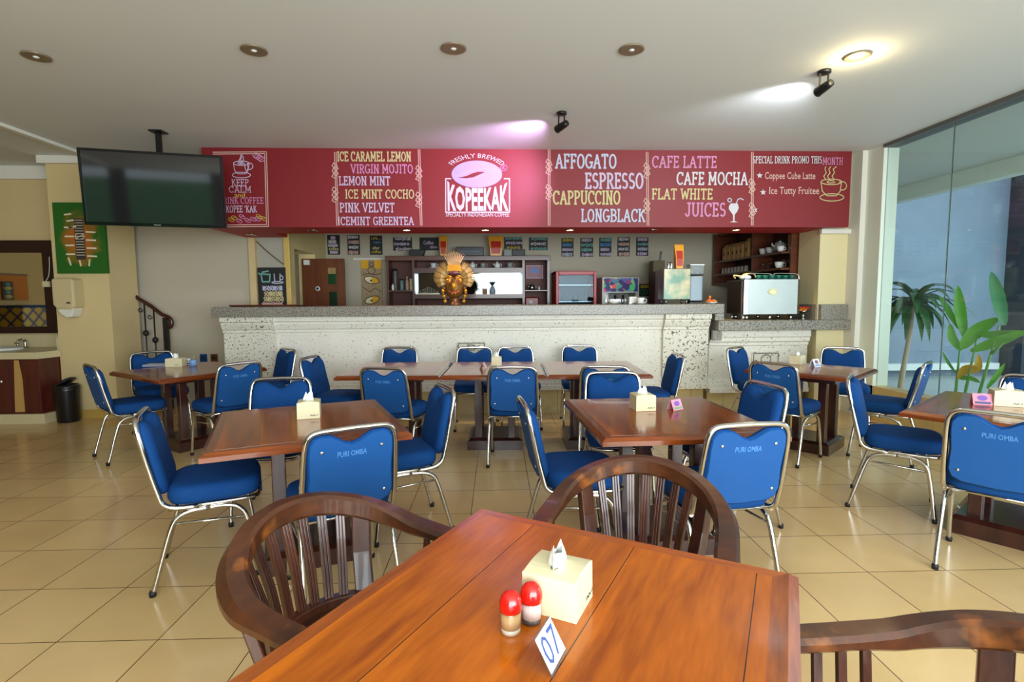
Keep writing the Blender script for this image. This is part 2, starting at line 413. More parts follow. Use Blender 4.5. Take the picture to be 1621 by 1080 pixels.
M_edge2 = wood('table_edge_dimmed', (84, 34, 8), (140, 66, 18), .22, .5, axis=1, stretch=9, scale=3)  # edge wood darkened likewise for the tables further off
M_edgex2 = wood('table_edge_dimmed_cross', (84, 34, 8), (140, 66, 18), .22, .5, axis=0, stretch=9, scale=3)
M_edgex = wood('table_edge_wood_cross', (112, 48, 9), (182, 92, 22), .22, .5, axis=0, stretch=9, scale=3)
M_base = wood('dark_base_wood', (38, 16, 12), (66, 30, 22), .3, .4, axis=2, stretch=8, scale=3)
M_teak = wood('dark_teak', (42, 20, 10), (86, 44, 20), .34, .3, axis=0, stretch=4, scale=4, wear=(140, 80, 30))
M_teakslat = wood('teak_slat', (46, 20, 11), (84, 42, 24), .32, .3, axis=2, stretch=10, scale=4)
M_cab = wood('cabinet_wood', (66, 28, 13), (104, 50, 22), .35, .3, axis=0, stretch=8, scale=3)
M_cabdk = mat('cabinet_inside', (66, 32, 26), .6)
M_stone = speckle('terrazzo_stone', (234, 229, 212), (104, 98, 88), 50, .59, .8, .25, (216, 210, 192))
M_stonew = speckle('pitted_white_stone', (240, 237, 226), (150, 144, 130), 46, .64, .8, .2, (226, 220, 204))
M_granite = speckle('grey_granite', (142, 136, 122), (84, 80, 74), 95, .52, .3, 0, (160, 154, 140))
M_red = mat('red_board', (124, 13, 20), .55, noise=.06, nscale=1.5)
M_redlit = mat('lit_red_soffit', (186, 36, 36), .6)  # lighter than the board: scatter from the downlights put into the red
M_cream = mat('cream_plastic', (222, 212, 172), .35)
M_tissue = mat('white_tissue', (245, 245, 240), .9)
M_redcap = mat('red_cap', (225, 22, 14), .2, coat=.5)
M_china = mat('white_china', (230, 230, 226), .15, coat=.4)
M_lampw = mat('warm_lamp', (255, 236, 190), .5, emit=14, emitc=(255, 225, 165))
M_dark = mat('unlit_room', (26, 22, 20), .8)
M_ink = mat('dark_ink', (40, 44, 52), .6)
M_board = mat('black_chalkboard', (26, 26, 27), .6, noise=.2, nscale=20)
CH = {k: mat('chalk_'+k, tuple(int(c*.88) for c in v), .9) for k, v in dict(cream=(226, 212, 152), lilac=(222, 200, 226), pink=(226, 150, 190), white=(228, 222, 226), bluew=(210, 212, 232), pale=(232, 190, 176), yellow=(214, 186, 70), blue=(90, 160, 220), teal=(130, 190, 180), green=(30, 150, 84)).items()}

H = 2.985        # ceiling height
# ================================================================== SETTING
struct(box('floor', (-9, -4, -.1), (4.45, 9.5, 0), M_floor))
ceil = struct(box('ceiling', (-9, -3.2, H), (4.45, 9.5, H+.12), M_ceil))
struct(box('wall_left', (-9, 6.75, 0), (-4.955, 6.9, H), M_wall))                       # behind the wash basin
struct(box('trim_1', (-9, 6.70, H-.16), (-4.95, 6.75, H), M_white, bevel=.01))
struct(box('wall_pillar_left', (-4.955, 6.27, 0), (-4.345, 6.75, H), mat('pillar_paint', (214, 192, 140), .7, noise=.04, nscale=1)))
struct(box('trim_2', (-5.02, 6.22, H-.09), (-4.34, 6.27, H), M_white, bevel=.01))
struct(box('baseboard_left', (-4.955, 6.255, 0), (-4.345, 6.27, .1), mat('baseboard_tile', (196, 160, 80), .3)))
struct(box('trim_3', (-4.49, -3, H-.03), (-4.42, 6.22, H), M_white))
struct(box('wall_stair', (-9, 6.9, 0), (-3.0, 7.0, H), M_wallgrey))
struct(box('wall_far_left', (-9.0, -3.2, 0), (-8.9, 6.9, H), M_wall))
struct(box('corner_shade_strip', (-3.02, 6.84, 0), (-2.94, 6.9, 2.14), M_wall))  # added strip standing in for the shading in the wall corner
struct(box('wall_partition', (-3.0, 6.9, 0), (-2.56, 6.95, 2.3), mat('grey_partition', (170, 166, 150), .8)))
# kitchen side wall with the doorway
kw = MB().box((-2.8, 6.96, 0), (-2.56, 7.14, H)).box((-2.8, 7.14, 2.03), (-2.56, 7.97, H)).box((-2.8, 7.97, 0), (-2.56, 8.5, H))
struct(kw.obj('wall_kitchen_left', mat('kitchen_wall', (220, 200, 142), .7)))
struct(box('trim_5', (-2.60, 6.86, 0), (-2.52, 6.9, 2.2), mat('post_paint', (206, 176, 96), .6), bevel=.01))
struct(box('wall_back', (-3.2, 8.5, 0), (4.3, 8.62, H), M_wallgrey))
struct(box('wall_right', (4.0, 6.45, 0), (4.3, 8.5, H), M_wallgrey))
struct(box('wall_pillar_right', (3.86, 6.05, 0), (4.25, 6.47, H), mat('pillar_cream', (224, 210, 162), .7)))
struct(box('trim_6', (3.84, 5.99, 2.085), (4.19, 6.05, 2.14), M_white, bevel=.008))
struct(box('unlit_room_sheet', (-4.0, 7.6, 0), (-2.8, 7.7, H), M_dark))  # near-black sheet standing for the unlit room past the doorway

# window wall on the right: plinth, posts, panes
pl = MB().box((4.25, -1.5, 0), (4.42, 5.83, .37))
struct(pl.obj('wall_window_plinth', tiles('plinth_side', (214, 190, 130), (206, 182, 122), (150, 126, 80), .4, (0, 0, 0), (PI/2, 0, PI/2), .3, .002, h=.5)))
struct(box('trim_7', (4.25, 5.62, 0), (4.42, 5.86, H), mat('post_white', (222, 228, 212), .5)))
struct(box('trim_8', (4.19, 5.86, 0), (4.30, 6.05, H), M_white))
struct(box('trim_9', (4.24, -1.5, H-.035), (4.40, 5.62, H), mat('track_grey', (90, 92, 88), .5)))
M_glass = glassmat('window_glass', (.93, .97, .96), .025)
win = bpy.data.objects.new('window_1', None); C.objects.link(win); struct(win)
struct(box('window_pane', (4.29, 4.812, .37), (4.302, 5.62, H-.03), M_glass, win))
struct(box('window_pane', (4.29, 3.2, .37), (4.302, 4.808, H-.03), M_glass, win))
struct(box('window_pane', (4.29, 1.6, .37), (4.302, 3.196, H-.03), M_glass, win))
struct(box('window_pane', (4.29, -1.5, .37), (4.302, 1.596, H-.03), M_glass, win))
struct(box('window_seal', (4.290, 4.808, .37), (4.302, 4.812, H-.03), mat('seal', (150, 172, 168), .4), win))
# the yard beyond the glass
M_conc = mat('grey_concrete', (112, 130, 146), .7, noise=.25, nscale=1.6, bump=.1, bscale=14)
struct(box('ground', (4.45, -3, -.16), (13, 9.6, -.06), mat('yard_floor', (150, 162, 160), .35, noise=.12, nscale=2)))
struct(box('wall_yard', (4.45, 9.0, -.1), (13, 9.15, 4.2), M_conc))
struct(box('trim_10', (4.45, 8.86, .06), (9, 9.0, .17), mat('ledge_white', (200, 208, 204), .6)))
struct(box('trim_11', (5.0, 8.95, -.06), (5.08, 9.0, 4.2), mat('pipe_dark', (52, 62, 74), .5)))
struct(box('trim_12', (9.12, 8.6, -.06), (10.2, 9.0, 4.2), mat('dark_pier', (40, 46, 54), .6)))
struct(box('wall_corner_outer', (4.44, 5.87, -.1), (4.50, 6.25, 2.98), M_wall))
sof = struct(box('ceiling_canopy', (4.42, -3, 2.99), (6.3, 9.0, 3.06), mat('canopy_grey', (186, 190, 184), .8)))
struct(box('trim_13', (6.2, -3, 2.79), (6.36, 9.0, 3.0), mat('fascia_beam', (196, 206, 196), .6)))

# the street side behind the guests, mirrored in the television
rw = MB().box((-9, -3.2, 0), (-5.6, -3.1, H)).box((-2.7, -3.2, 0), (-1.3, -3.1, H)).box((-5.6, -3.2, 0), (-2.7, -3.1, 1.1))
struct(rw.obj('wall_rear', mat('rear_wall_brown', (96, 84, 70), .8)))
struct(box('trim_18', (-4.6, -3.22, 1.1), (-4.3, -3.08, H), mat('curtain_brown', (90, 60, 40), .8)))
struct(box('wall_hedge', (-9, -6.2, 0), (1, -6.0, 2.9), mat('hedge_green', (110, 170, 100), .9, noise=.7, nscale=5)))

# ================================================================== RED FASCIA (menu board)
SY = 5.9
sgn = thing('menu_fascia', 'long red fascia above the bar hand lettered with a chalk drinks menu', 'sign', (0, 0, 0))
a = P(322, 300, SY).x; bx = P(1346, 300, SY).x
SB = 2.145
face = box('fascia_panel', (a, SY, SB), (bx, SY+.05, H), M_red, sgn)
MB().box((a+.003, SY+.05, SB), (3.855, 6.45, SB+.04)).box((a+.003, 6.45, SB), (-2.53, 6.835, SB+.04)).obj('soffit', M_redlit, sgn)
struct(box('trim_14', (a, 6.41, SB+.04), (3.85, 6.45, H), M_wallgrey))
YL = SY-.003
def sg(px, py): p = P(px, py, YL); return p.x, p.z
def line(body, x0, x1, y0, y1, c, bold=.012, **k):
    a0, z1 = sg(x0, y0); a1, _ = sg(x1, y0); _, z0 = sg((x0+x1)/2, y1); _, z1 = sg((x0+x1)/2, y0)
    if body.upper() == body and all(ch in GLYPH or ch == ' ' for ch in body): return chalk_text(body, a0, a1, z0, z1, YL, CH[c], sgn, .052 if y1-y0 < 12 else .068)
    return lettering(body, a0, a1, z0, z1, YL, CH[c], sgn, .006, **k)
for args in [('ICE CARAMEL LEMON', 534, 650, 241, 255, 'cream'), ('VIRGIN MOJITO', 555.5, 653, 261, 274, 'pink'), ('LEMON MINT', 536.7, 617, 280, 293, 'lilac'),
             ('ICE MINT COCHO', 546.7, 655, 301, 314, 'cream'), ('PINK VELVET', 538, 624, 322, 335.5, 'lilac'), ('ICEMINT GREENTEA', 535, 654.5, 344, 356, 'lilac'),
             ('AFFOGATO', 880, 975, 245, 266, 'bluew'), ('ESPRESSO', 927, 1017.5, 275, 298, 'lilac'), ('CAPPUCCINO', 876, 981, 303, 323, 'cream'), ('LONGBLACK', 920.7, 1020, 332, 350.5, 'bluew'),
             ('CAFE LATTE', 1033, 1134, 248, 265, 'pink'), ('CAFE MOCHA', 1072, 1183, 273.5, 292, 'white'), ('FLAT WHITE', 1032.6, 1127.5, 299.5, 315, 'cream'), ('JUICES', 1085.5, 1148, 322, 342, 'pink'),
             ('SPECIAL DRINK PROMO THIS', 1192, 1300, 248, 258.5, 'white'), ('MONTH', 1303, 1334, 250, 260.5, 'pink'), ('Coppee Cube Latte', 1211, 1291, 272.5, 287, 'pale'), ('Ice Tutty Fruitee', 1218, 1297, 296, 311, 'pale'),
             ('KEEP', 366.5, 393, 284, 294.5, 'lilac'), ('CALM', 362.5, 397, 295.5, 304.5, 'lilac'), ('and', 371, 387.5, 305.3, 312.5, 'yellow'), ('DRINK COFFEE', 347, 417, 313, 322.5, 'pink'), ("KOPEE 'KAK", 358, 406, 326, 336, 'lilac')]:
    line(*args)
def sgp(pts): return [sg(x, y) for x, y in pts]
LW = .006
# dividing chalk lines with twining vines
for x0, x1, v in [(529.5, 533, (262, 300)), (662, 665.5, (266, 308)), (868, 868, (256, 296)), (1023, 1024.5, (262, 318)), (1189.5, 1189.5, (287, 325))]:
    paths = [sgp([(x0, 237 if 600 < x0 < 900 else 241), (x1, 357)]), sgp([(x0+2.6, 237 if 600 < x0 < 900 else 241), (x1+2.6, 357)])]
    for vy in v:
        for k in range(5):
            s_ = -1 if k % 2 else 1; yy = vy+k*4.2; paths.append(sgp([(x0+1+s_*1, yy+4), (x0+1-s_*5, yy+1), (x0+1-s_*2.5, yy-4), (x0+1+s_*3, yy)]))
    strokes(paths, .0042, YL, CH['pale'], sgn, 'divider')
# border of the keep-calm panel
strokes([sgp([(337, 241), (421.8, 240.4), (425, 358.6), (338, 359.5)]), sgp([(337, 244), (419, 243.2), (422, 355.6), (338, 356.5)])], .0045, YL, CH['pale'], sgn, 'border')
q = [sgp([(405+5*math.cos(t)+3*i, 246+4*math.sin(t)+i*2) for t in [k*.7 for k in range(10)]]) for i in range(4)]
strokes(q, .004, YL, CH['pink'], sgn, 'flower_drawing')
def cup_drawing(cx, cy, s, col):
    Q = [[(cx-18*s, cy), (cx-16*s, cy+14*s), (cx-9*s, cy+21*s), (cx+5*s, cy+21*s), (cx+11*s, cy+14*s), (cx+13*s, cy)]]
    Q += [[(cx-2.5*s+15.5*s*math.cos(t), cy+4.2*s*math.sin(t)) for t in [k*PI/10 for k in range(21)]]]
    Q += [[(cx-3*s+6*s*math.cos(t), cy+1.8*s*math.sin(t)) for t in [k*PI/8 for k in range(15)]]]
    Q += [[(cx+11.5*s+7*s*math.cos(t)+2*s, cy+6*s+6.5*s*math.sin(t)) for t in [-2.2+k*.42 for k in range(11)]]]
    Q += [[(cx-2*s+18*s*math.cos(t), cy+23.5*s+5.5*s*math.sin(t)) for t in [k*PI/12 for k in range(25)]]]
    return [sgp(p) for p in Q]
strokes(cup_drawing(1318.5, 288, 1.05, 0) + [sgp(smoothpath([(x, 284, 0), (x-4, 279, 0), (x+2, 272, 0), (x-1+d, 265, 0)], 3)) if False else sgp([(x, 285), (x-3.5, 279), (x+.5, 274), (x-1.5, 268), (x+1.5+d, 264)]) for x, d in ((1307, -2), (1313, 0), (1320, 2))], .0048, YL, CH['cream'], sgn, 'cup_drawing')
strokes(cup_drawing(384, 258.5, .80, 0) + [sgp([(382, 259), (378, 255), (381, 250), (382, 244.5), (386, 250), (385, 255), (382, 259)]), sgp([(383, 257), (381, 252), (383, 249)]), sgp([(387, 259), (389, 269), (391, 272), (393, 266), (392, 259)])], .0042, YL, CH['lilac'], sgn, 'cup_drawing')
for i, (bxp, byp) in enumerate([(366, 348), (371, 345), (379, 350), (383, 343), (392, 349), (401, 347), (408, 347), (410, 343), (417, 346)]):
    e = [(bxp+5*math.cos(t)*.9, byp+3.2*math.sin(t+.5)) for t in [k*PI/7 for k in range(15)]]
    strokes([sgp(e), sgp([(bxp-3, byp+1), (bxp, byp-.6), (bxp+3, byp-.5)])], .003, YL, CH['yellow' if i in (0, 1, 7, 8) else 'pink'], sgn, 'bean_drawing')
# tall juice glass drawing
gl = [(1154, 326), (1153.5, 331), (1157, 336), (1160, 340), (1160.5, 350), (1155, 352), (1168, 352), (1162.5, 350), (1163, 340), (1167, 335), (1169.5, 329), (1167.5, 322), (1157, 322)]
b = MB(); pts = [sg(x, y) for x, y in gl]
b.prism(pts, YL-.001, YL); b.obj('glass_drawing', CH['white'], sgn)
strokes([sgp([(1165, 323), (1168, 316), (1172, 314), (1177, 316.5)]), sgp([(1155+3*math.cos(k*.6), 317+3*math.sin(k*.6)) for k in range(12)])], .005, YL, CH['bluew'], sgn, 'straw_drawing')
for cx, cy in ((1202.5, 278), (1208, 304.5)):
    st = [(cx+(5 if k % 2 == 0 else 2.1)*math.sin(k*PI/5), cy-(5 if k % 2 == 0 else 2.1)*math.cos(k*PI/5)) for k in range(10)]
    MB().prism([sg(x, y) for x, y in st], YL-.001, YL).obj('star_drawing', CH['white'], sgn)
strokes([sgp([(1194.5, 330.5), (1198, 335.5)]), sgp([(1198, 330.5), (1194.5, 335.5)])], .005, YL, CH['white'], sgn, 'cross_drawing')
# logo
bc = sg(755, 276); rxz = (sg(795, 276)[0]-bc[0], bc[1]-sg(755, 297.5)[1])
MB().prism(ell(bc[0], bc[1], rxz[0], rxz[1], n=40)[:-1], YL-.002, YL).obj('bean_emblem', mat('bean_lavender', (172, 160, 194), .9, noise=.1, nscale=9), sgn)
slit = sgp([(725, 281.5), (738, 279), (748, 274.5), (757, 272), (768, 272.5), (760, 276), (750, 280.5), (738, 282.5)])
MB().prism(slit, YL-.004, YL-.002).obj('bean_slit', M_red, sgn)
strokes([sgp([(720, 279), (735, 274.5), (750, 268.5), (766, 267), (785, 272)]), sgp([(728, 285), (745, 284), (758, 279.5), (775, 275.5)])], .004, YL-.003, mat('chalk_shade', (180, 168, 205), .9), sgn, 'bean_crease')
def logowarp(u, t):
    low = .24*(1-(2*u-1)**2)**.6 if 0 < u < 1 else 0
    return u, t*(1-low)
x0, zt = sg(708, 285.5); x1, zb = sg(805, 334.5)
lettering('KOPEEKAK', x0, x1, zb, zt, YL, CH['white'], sgn, .035, warp=logowarp)
strokes([sgp([(714, 283), (705.5, 283), (705.5, 336), (806.5, 336), (806.5, 283), (798, 283)])], .006, YL, CH['white'], sgn, 'logo_frame')
line('SPECIALTY INDONESIAN COFFEE', 705.7, 806, 337, 343, 'white')
def arcmap(cx, cz, r, a0, a1, hh):
    def f(x, y, z):
        t = a0+(a1-a0)*x; rr = r+hh*z
        return (cx+1.28*rr*math.cos(t), y, cz+.93*rr*math.sin(t))
    return f
r0 = rxz[1]*1.24
arc_ = lambda u, v: (bc[0]+2.12*rxz[1]*math.cos(PI*(.82-.64*u))*(1+.20*v), YL, bc[1]+1.20*rxz[1]*math.sin(PI*(.82-.64*u))*(1+.27*v))
lettering('FRESHLY BREWED', 0, 1, 0, 1, YL, CH['white'], sgn, .0, mapf=lambda x, y, z: arc_(x, z))
strokes([[sg(797.5+5*math.cos(k*PI/8), 265.5+5*math.sin(k*PI/8)) for k in range(17)], sgp([(796, 268), (796, 263), (799, 263.5), (796.5, 265.5), (799, 268)])], .003, YL, CH['pink'], sgn, 'registered_mark')

# small downlights in the soffit
sl = [(398, 371, 0), (496, 364.5, 0), (643, 363, 1), (768, 362.5, 1), (904, 362, 1), (1035, 362.5, 0), (1165, 363.5, 2)]
labs = ['unlit soffit downlight nearest the television', 'unlit soffit downlight below the empty red panel', 'glowing soffit downlight below the GREENTEA end of the menu', 'glowing soffit downlight directly below the coffee bean logo', 'glowing soffit downlight below the AFFOGATO column', 'unlit soffit downlight under the chalk line right of LONGBLACK', 'yellow glowing soffit downlight right above the espresso machine']
for (px, py, on), lb in zip(sl, labs):
    p = PZ(px, py, SB); p.y = min(max(p.y, 6.1), 6.35 if px > 420 else 6.6)
    t = thing('soffit_downlight', lb, 'downlight', (p.x, p.y, SB), group='small downlights under the red fascia')
    MB().lathe([(.045, 0), (.062, -.004), (.062, -.009), (.046, -.011), (.042, -.003)], n=20).obj('trim_ring', M_chrome, t)
    MB().lathe([(.001, -.002), (.042, -.002), (.042, -.006), (.001, -.007)], n=16).obj('lens', M_lampw if on else mat('dim_lens', (190, 185, 170), .3), t)
    if on:
        d = bpy.data.lights.new('soffit_lamp', 'SPOT'); d.energy = 14 if on == 1 else 22; d.spot_size = 2.1; d.spot_blend = .6; d.shadow_soft_size = .03
        d.color = (1, .82, .55) if on == 1 else (1, .74, .3)
        o = bpy.data.objects.new('soffit_lamp', d); C.objects.link(o); o.parent = t; o.location = (0, 0, -.02)

# ================================================================== CEILING LAMPS
for (px, py, on), lb in zip([(57, 88, 0), (402, 78, 0), (718, 75, 0), (1000, 77, 0), (1357, 88, 1)],
        ['round unlit recessed downlight at the far left of the row of five', 'round unlit recessed downlight second from the left of the row', 'round unlit recessed downlight in the middle of the row of five', 'round unlit recessed downlight second from the right of the row', 'round recessed downlight shining bright yellow at the right']):
    p = PZ(px, py, H)
    t = thing('ceiling_downlight', lb, 'downlight', (p.x, p.y, H), group='recessed downlights in a row on the ceiling')
    MB().lathe([(.058, 0), (.082, -.004), (.082, -.010), (.07, -.013), (.06, -.010)], n=28).obj('trim_ring', mat('copper_ring', (150, 132, 108), .4, .5), t)
    MB().lathe([(.060, -.010), (.052, -.004), (.03, -.002), (.001, -.0015)], n=24, cap=False).obj('reflector', M_lampw if on else M_chrome, t)
    MB().ball((0, 0, -.008), .02, 12, 6, (1, 1, .5)).obj('bulb', M_lampw if on else mat('frosted_bulb', (220, 225, 220), .2), t)
    if on:
        d = bpy.data.lights.new('downlight_lamp', 'POINT'); d.energy = 5; d.color = (1, .8, .42); d.shadow_soft_size = .05
        o = bpy.data.objects.new('downlight_lamp', d); C.objects.link(o); o.parent = t; o.location = (0, 0, -.06)

def spotlight(px, py, aim, lb, power, color, spread):
    p = PZ(px, py, H)
    t = thing('track_spotlight', lb, 'spotlight', (p.x, p.y, H), group='black spotlights on the ceiling')
    MB().lathe([(.001, 0), (.045, 0), (.045, -.02), (.001, -.022)], n=18).obj('mount', M_black, t)
    hc = Vector((0, 0, -.12)); d = Vector(aim).normalized()
    side = d.cross(Vector((0, 0, 1))).normalized()
    MB().bar([side*.032+Vector((0, 0, -.02)), side*.036+hc], .014, .004, up=(side.y, -side.x, .01)).bar([-side*.032+Vector((0, 0, -.02)), -side*.036+hc], .014, .004, up=(side.y, -side.x, .01)).obj('bracket', M_black, t)
    q = d.to_track_quat('Z', 'Y').to_matrix().to_4x4(); q.translation = hc
    MB().lathe([(.012, -.075), (.026, -.07), (.03, -.03), (.033, .045), (.036, .06), (.030, .06), (.027, .05)], n=18, M=q).obj('head', M_black, t)
    MB().lathe([(.001, .047), (.028, .048), (.028, .052), (.001, .053)], n=16, M=q).obj('lens', mat('spot_lens', (245, 245, 255), .4, emit=8), t)
    l = bpy.data.lights.new('spot_lamp', 'SPOT'); l.energy = power; l.spot_size = spread; l.spot_blend = .85; l.color = color; l.shadow_soft_size = .025
    o = bpy.data.objects.new('spot_lamp', l); C.objects.link(o); o.parent = t; o.location = hc + d*.066
    o.rotation_euler = d.to_track_quat('-Z', 'Y').to_euler()
    return t, p
lp = P(752, 290, SY)
p0 = PZ(889, 178, H)
spotlight(889, 178, (lp.x-p0.x, lp.y-p0.y, lp.z-(H-.12)), 'black ceiling spotlight aimed at the coffee bean logo', 85, (.92, .52, 1.0), 1.5)
p1 = PZ(1305, 112, H); tgt = P(1080, 300, SY)
spotlight(1305, 112, (tgt.x-p1.x, tgt.y-p1.y, tgt.z-(H-.12)), 'black ceiling spotlight at the right beside the yellow downlight', 32, (.86, .92, 1.0), 1.8)

# ================================================================== BAR COUNTER
bar = thing('bar_counter', 'long pale stone bar counter with moulded cornice and two pilasters', 'counter', (0, 0, 0))
def prof(ins, f=6.12):
    return [(f-.07+ins, .29), (f-.07+ins, .335), (f-.05+ins, .345), (f-.05+ins, .375), (f-.025+ins, .385), (f-.025+ins, .41), (f+ins, .425),
            (f+ins, .985), (f-.02+ins, .99), (f-.02+ins, 1.015), (f-.035+ins, 1.03), (f-.06+ins, 1.085), (f-.06+ins, 1.105), (f-.085+ins, 1.115), (f-.085+ins, 1.17), (6.5, 1.17), (6.5, .29)]
MB().prism(prof(.03), -2.50, 2.10, 'yz').obj('front_panel', M_stonew, bar)
MB().prism(prof(0), -3.02, -2.44, 'yz').obj('pilaster', M_stone, bar)
MB().prism(prof(-.03), 2.04, 2.58, 'yz').obj('pilaster', M_stone, bar)
MB().box((-3.0, 6.13, 0), (2.55, 6.5, .29)).obj('plinth', M_plinth, bar)
pq = P(723, 541, 6.14); pr_ = P(770, 600, 6.14)
fr = MB().box((pq.x, 6.135, pr_.z), (pr_.x, 6.155, pq.z)); fr.obj('relief_plaque', M_stone, bar, .006)
strokes([[(pq.x+.02, pq.z-.02), (pr_.x-.02, pq.z-.02), (pr_.x-.02, pr_.z+.02), (pq.x+.02, pr_.z+.02), (pq.x+.02, pq.z-.02)], ell((pq.x+pr_.x)/2, pq.z-.07, .05, .03)], .006, 6.133, mat('plaque_line', (120, 112, 98), .8), bar, 'plaque_carving')
bt = thing('countertop', 'long grey granite top lying on the tall bar counter', 'countertop', (0, 0, 0))
x0 = P(333, 485, 5.98).x; x1 = P(1147, 482, 5.98).x
box('slab', (x0, 5.98, 1.1705), (x1, 6.62, 1.283), M_granite, bt, .006)
box('end_drop', (2.61, 5.985, 1.094), (x1, 6.60, 1.1705), M_granite, bt)
svc = thing('service_counter', 'lower stone counter section carrying the espresso machine', 'counter', (0, 0, 0))
def prof2(f):
    return [(f-.06, .23), (f-.06, .275), (f-.04, .285), (f-.04, .33), (f-.02, .34), (f-.02, .37), (f, .385), (f, .78), (f-.02, .79), (f-.02, .82), (f-.045, .84), (f-.045, .88), (f-.065, .895), (f-.065, .975), (6.5, .975), (6.5, .23)]
MB().prism(prof2(6.12), 2.6, 3.80, 'yz').obj('front_panel', M_stonew, svc)
box('plinth', (2.6, 6.14, 0), (3.78, 6.5, .23), M_plinth, svc)
box('corner_block', (2.60, 6.0, .86), (2.70, 6.10, .975), M_granite, svc)
pq = P(1191, 557, 6.1); pr_ = P(1233, 610, 6.1)
box('relief_plaque', (pq.x, 6.105, pr_.z), (pr_.x, 6.125, pq.z), M_stone, svc, .006)
strokes([[(pq.x+.02, pq.z-.02), (pr_.x-.02, pq.z-.02), (pr_.x-.02, pr_.z+.02), (pq.x+.02, pr_.z+.02), (pq.x+.02, pq.z-.02)], ell((pq.x+pr_.x)/2, pq.z-.09, .06, .05)], .006, 6.103, MATS['plaque_line'], svc, 'plaque_carving')
st = thing('countertop', 'grey granite top of the lower counter reaching past the right pillar', 'countertop', (0, 0, 0))
MB().prism([(2.63, 5.93), (4.23, 5.93), (4.23, 6.045), (3.85, 6.045), (3.85, 6.55), (2.63, 6.55)], .975, 1.09, 'xy').obj('slab', M_granite, st, .006)
u0 = P(1300, 482, 6.03); u1 = P(1337, 505, 6.03)
box('upstand', (3.87, 5.99, 1.09), (u1.x, 6.045, u0.z), M_granite, st, .003)
box('back_splash', (3.842, 6.05, 1.09), (3.858, 6.55, u0.z-.0), M_granite, st, .003)

# ================================================================== TABLES
TZ = .715
def make_table(W, D, name, label, loc, rz, group=None, near=False, h=.23):
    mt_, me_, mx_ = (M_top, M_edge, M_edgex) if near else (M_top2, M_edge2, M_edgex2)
    t = thing(name, label, 'table', loc, math.radians(rz), group)
    w_, d_ = W/2, D/2; e = .055
    box('tabletop', (-w_+e, -d_+e, TZ-.035), (w_-e, d_-e, TZ), mt_, t)
    # mitred border with a bevelled rim
    def rim(pts_in, pts_out, m):
        (ax, ay), (bx_, by) = pts_in; (cx, cy), (dx, dy) = pts_out
        ix = lambda p, q, k: (p[0]+(q[0]-p[0])*k, p[1]+(q[1]-p[1])*k)
        k = .62
        A, B_ = (ax, ay), (bx_, by); Cc, D_ = (cx, cy), (dx, dy)
        A2, B2 = ix(A, Cc, k), ix(B_, D_, k)
        secA = [(A[0], A[1], TZ-.035), (A[0], A[1], TZ-.0008), (A2[0], A2[1], TZ-.0008), (Cc[0], Cc[1], TZ-.016), (Cc[0], Cc[1], TZ-.038)]
        secB = [(B_[0], B_[1], TZ-.035), (B_[0], B_[1], TZ-.0008), (B2[0], B2[1], TZ-.0008), (D_[0], D_[1], TZ-.016), (D_[0], D_[1], TZ-.038)]
        MB().rings([secA, secB], False).obj('border', m, t)
    I = [(-w_+e, -d_+e), (w_-e, -d_+e), (w_-e, d_-e), (-w_+e, d_-e)]; O = [(-w_, -d_), (w_, -d_), (w_, d_), (-w_, d_)]
    for i in range(4):
        j = (i+1) % 4; rim((I[i], I[j]), (O[i], O[j]), me_ if i % 2 else mx_)
    a = MB()
    k = .27
    for (p, q) in (((-k, -k), (k, -k+.022)), ((-k, k-.022), (k, k)), ((-k, -k+.022), (-k+.022, k-.022)), ((k-.022, -k+.022), (k, k-.022))):
        a.box((p[0], p[1], TZ-.085), (q[0], q[1], TZ-.035))
    a.obj('apron', M_base, t)
    bp = .15
    for sx in (-1, 1):
        for sy in (-1, 1):
            box('post', (sx*bp-.033, sy*bp-.033, .10), (sx*bp+.033, sy*bp+.033, TZ-.035), M_base, t, .004)
    MB().rings([[(-h, -h, 0), (h, -h, 0), (h, h, 0), (-h, h, 0)], [(-h, -h, .085), (h, -h, .085), (h, h, .085), (-h, h, .085)], [(-h+.03, -h+.03, .105), (h-.03, -h+.03, .105), (h-.03, h-.03, .105), (-h+.03, h-.03, .105)]], False).obj('base', M_base, t)
    return t
G = 'square wooden pedestal dining tables'
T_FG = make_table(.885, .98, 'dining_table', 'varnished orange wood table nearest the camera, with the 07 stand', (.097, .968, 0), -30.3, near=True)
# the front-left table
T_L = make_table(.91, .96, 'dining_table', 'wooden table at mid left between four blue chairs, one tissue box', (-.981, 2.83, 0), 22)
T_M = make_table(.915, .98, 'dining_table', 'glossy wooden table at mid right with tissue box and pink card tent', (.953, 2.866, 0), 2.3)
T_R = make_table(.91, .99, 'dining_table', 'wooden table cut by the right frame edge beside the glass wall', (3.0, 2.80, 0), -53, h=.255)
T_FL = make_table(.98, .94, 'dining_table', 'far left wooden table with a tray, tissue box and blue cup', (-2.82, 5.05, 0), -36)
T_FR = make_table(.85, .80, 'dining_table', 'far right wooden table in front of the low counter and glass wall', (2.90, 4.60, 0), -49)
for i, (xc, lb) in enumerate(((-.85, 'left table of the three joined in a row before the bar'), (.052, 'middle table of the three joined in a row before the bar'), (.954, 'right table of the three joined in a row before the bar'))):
    make_table(.895, .98, 'dining_table', lb, (xc, 4.905-.042*xc, 0), -2.4, 'tables joined in a row', h=.25)

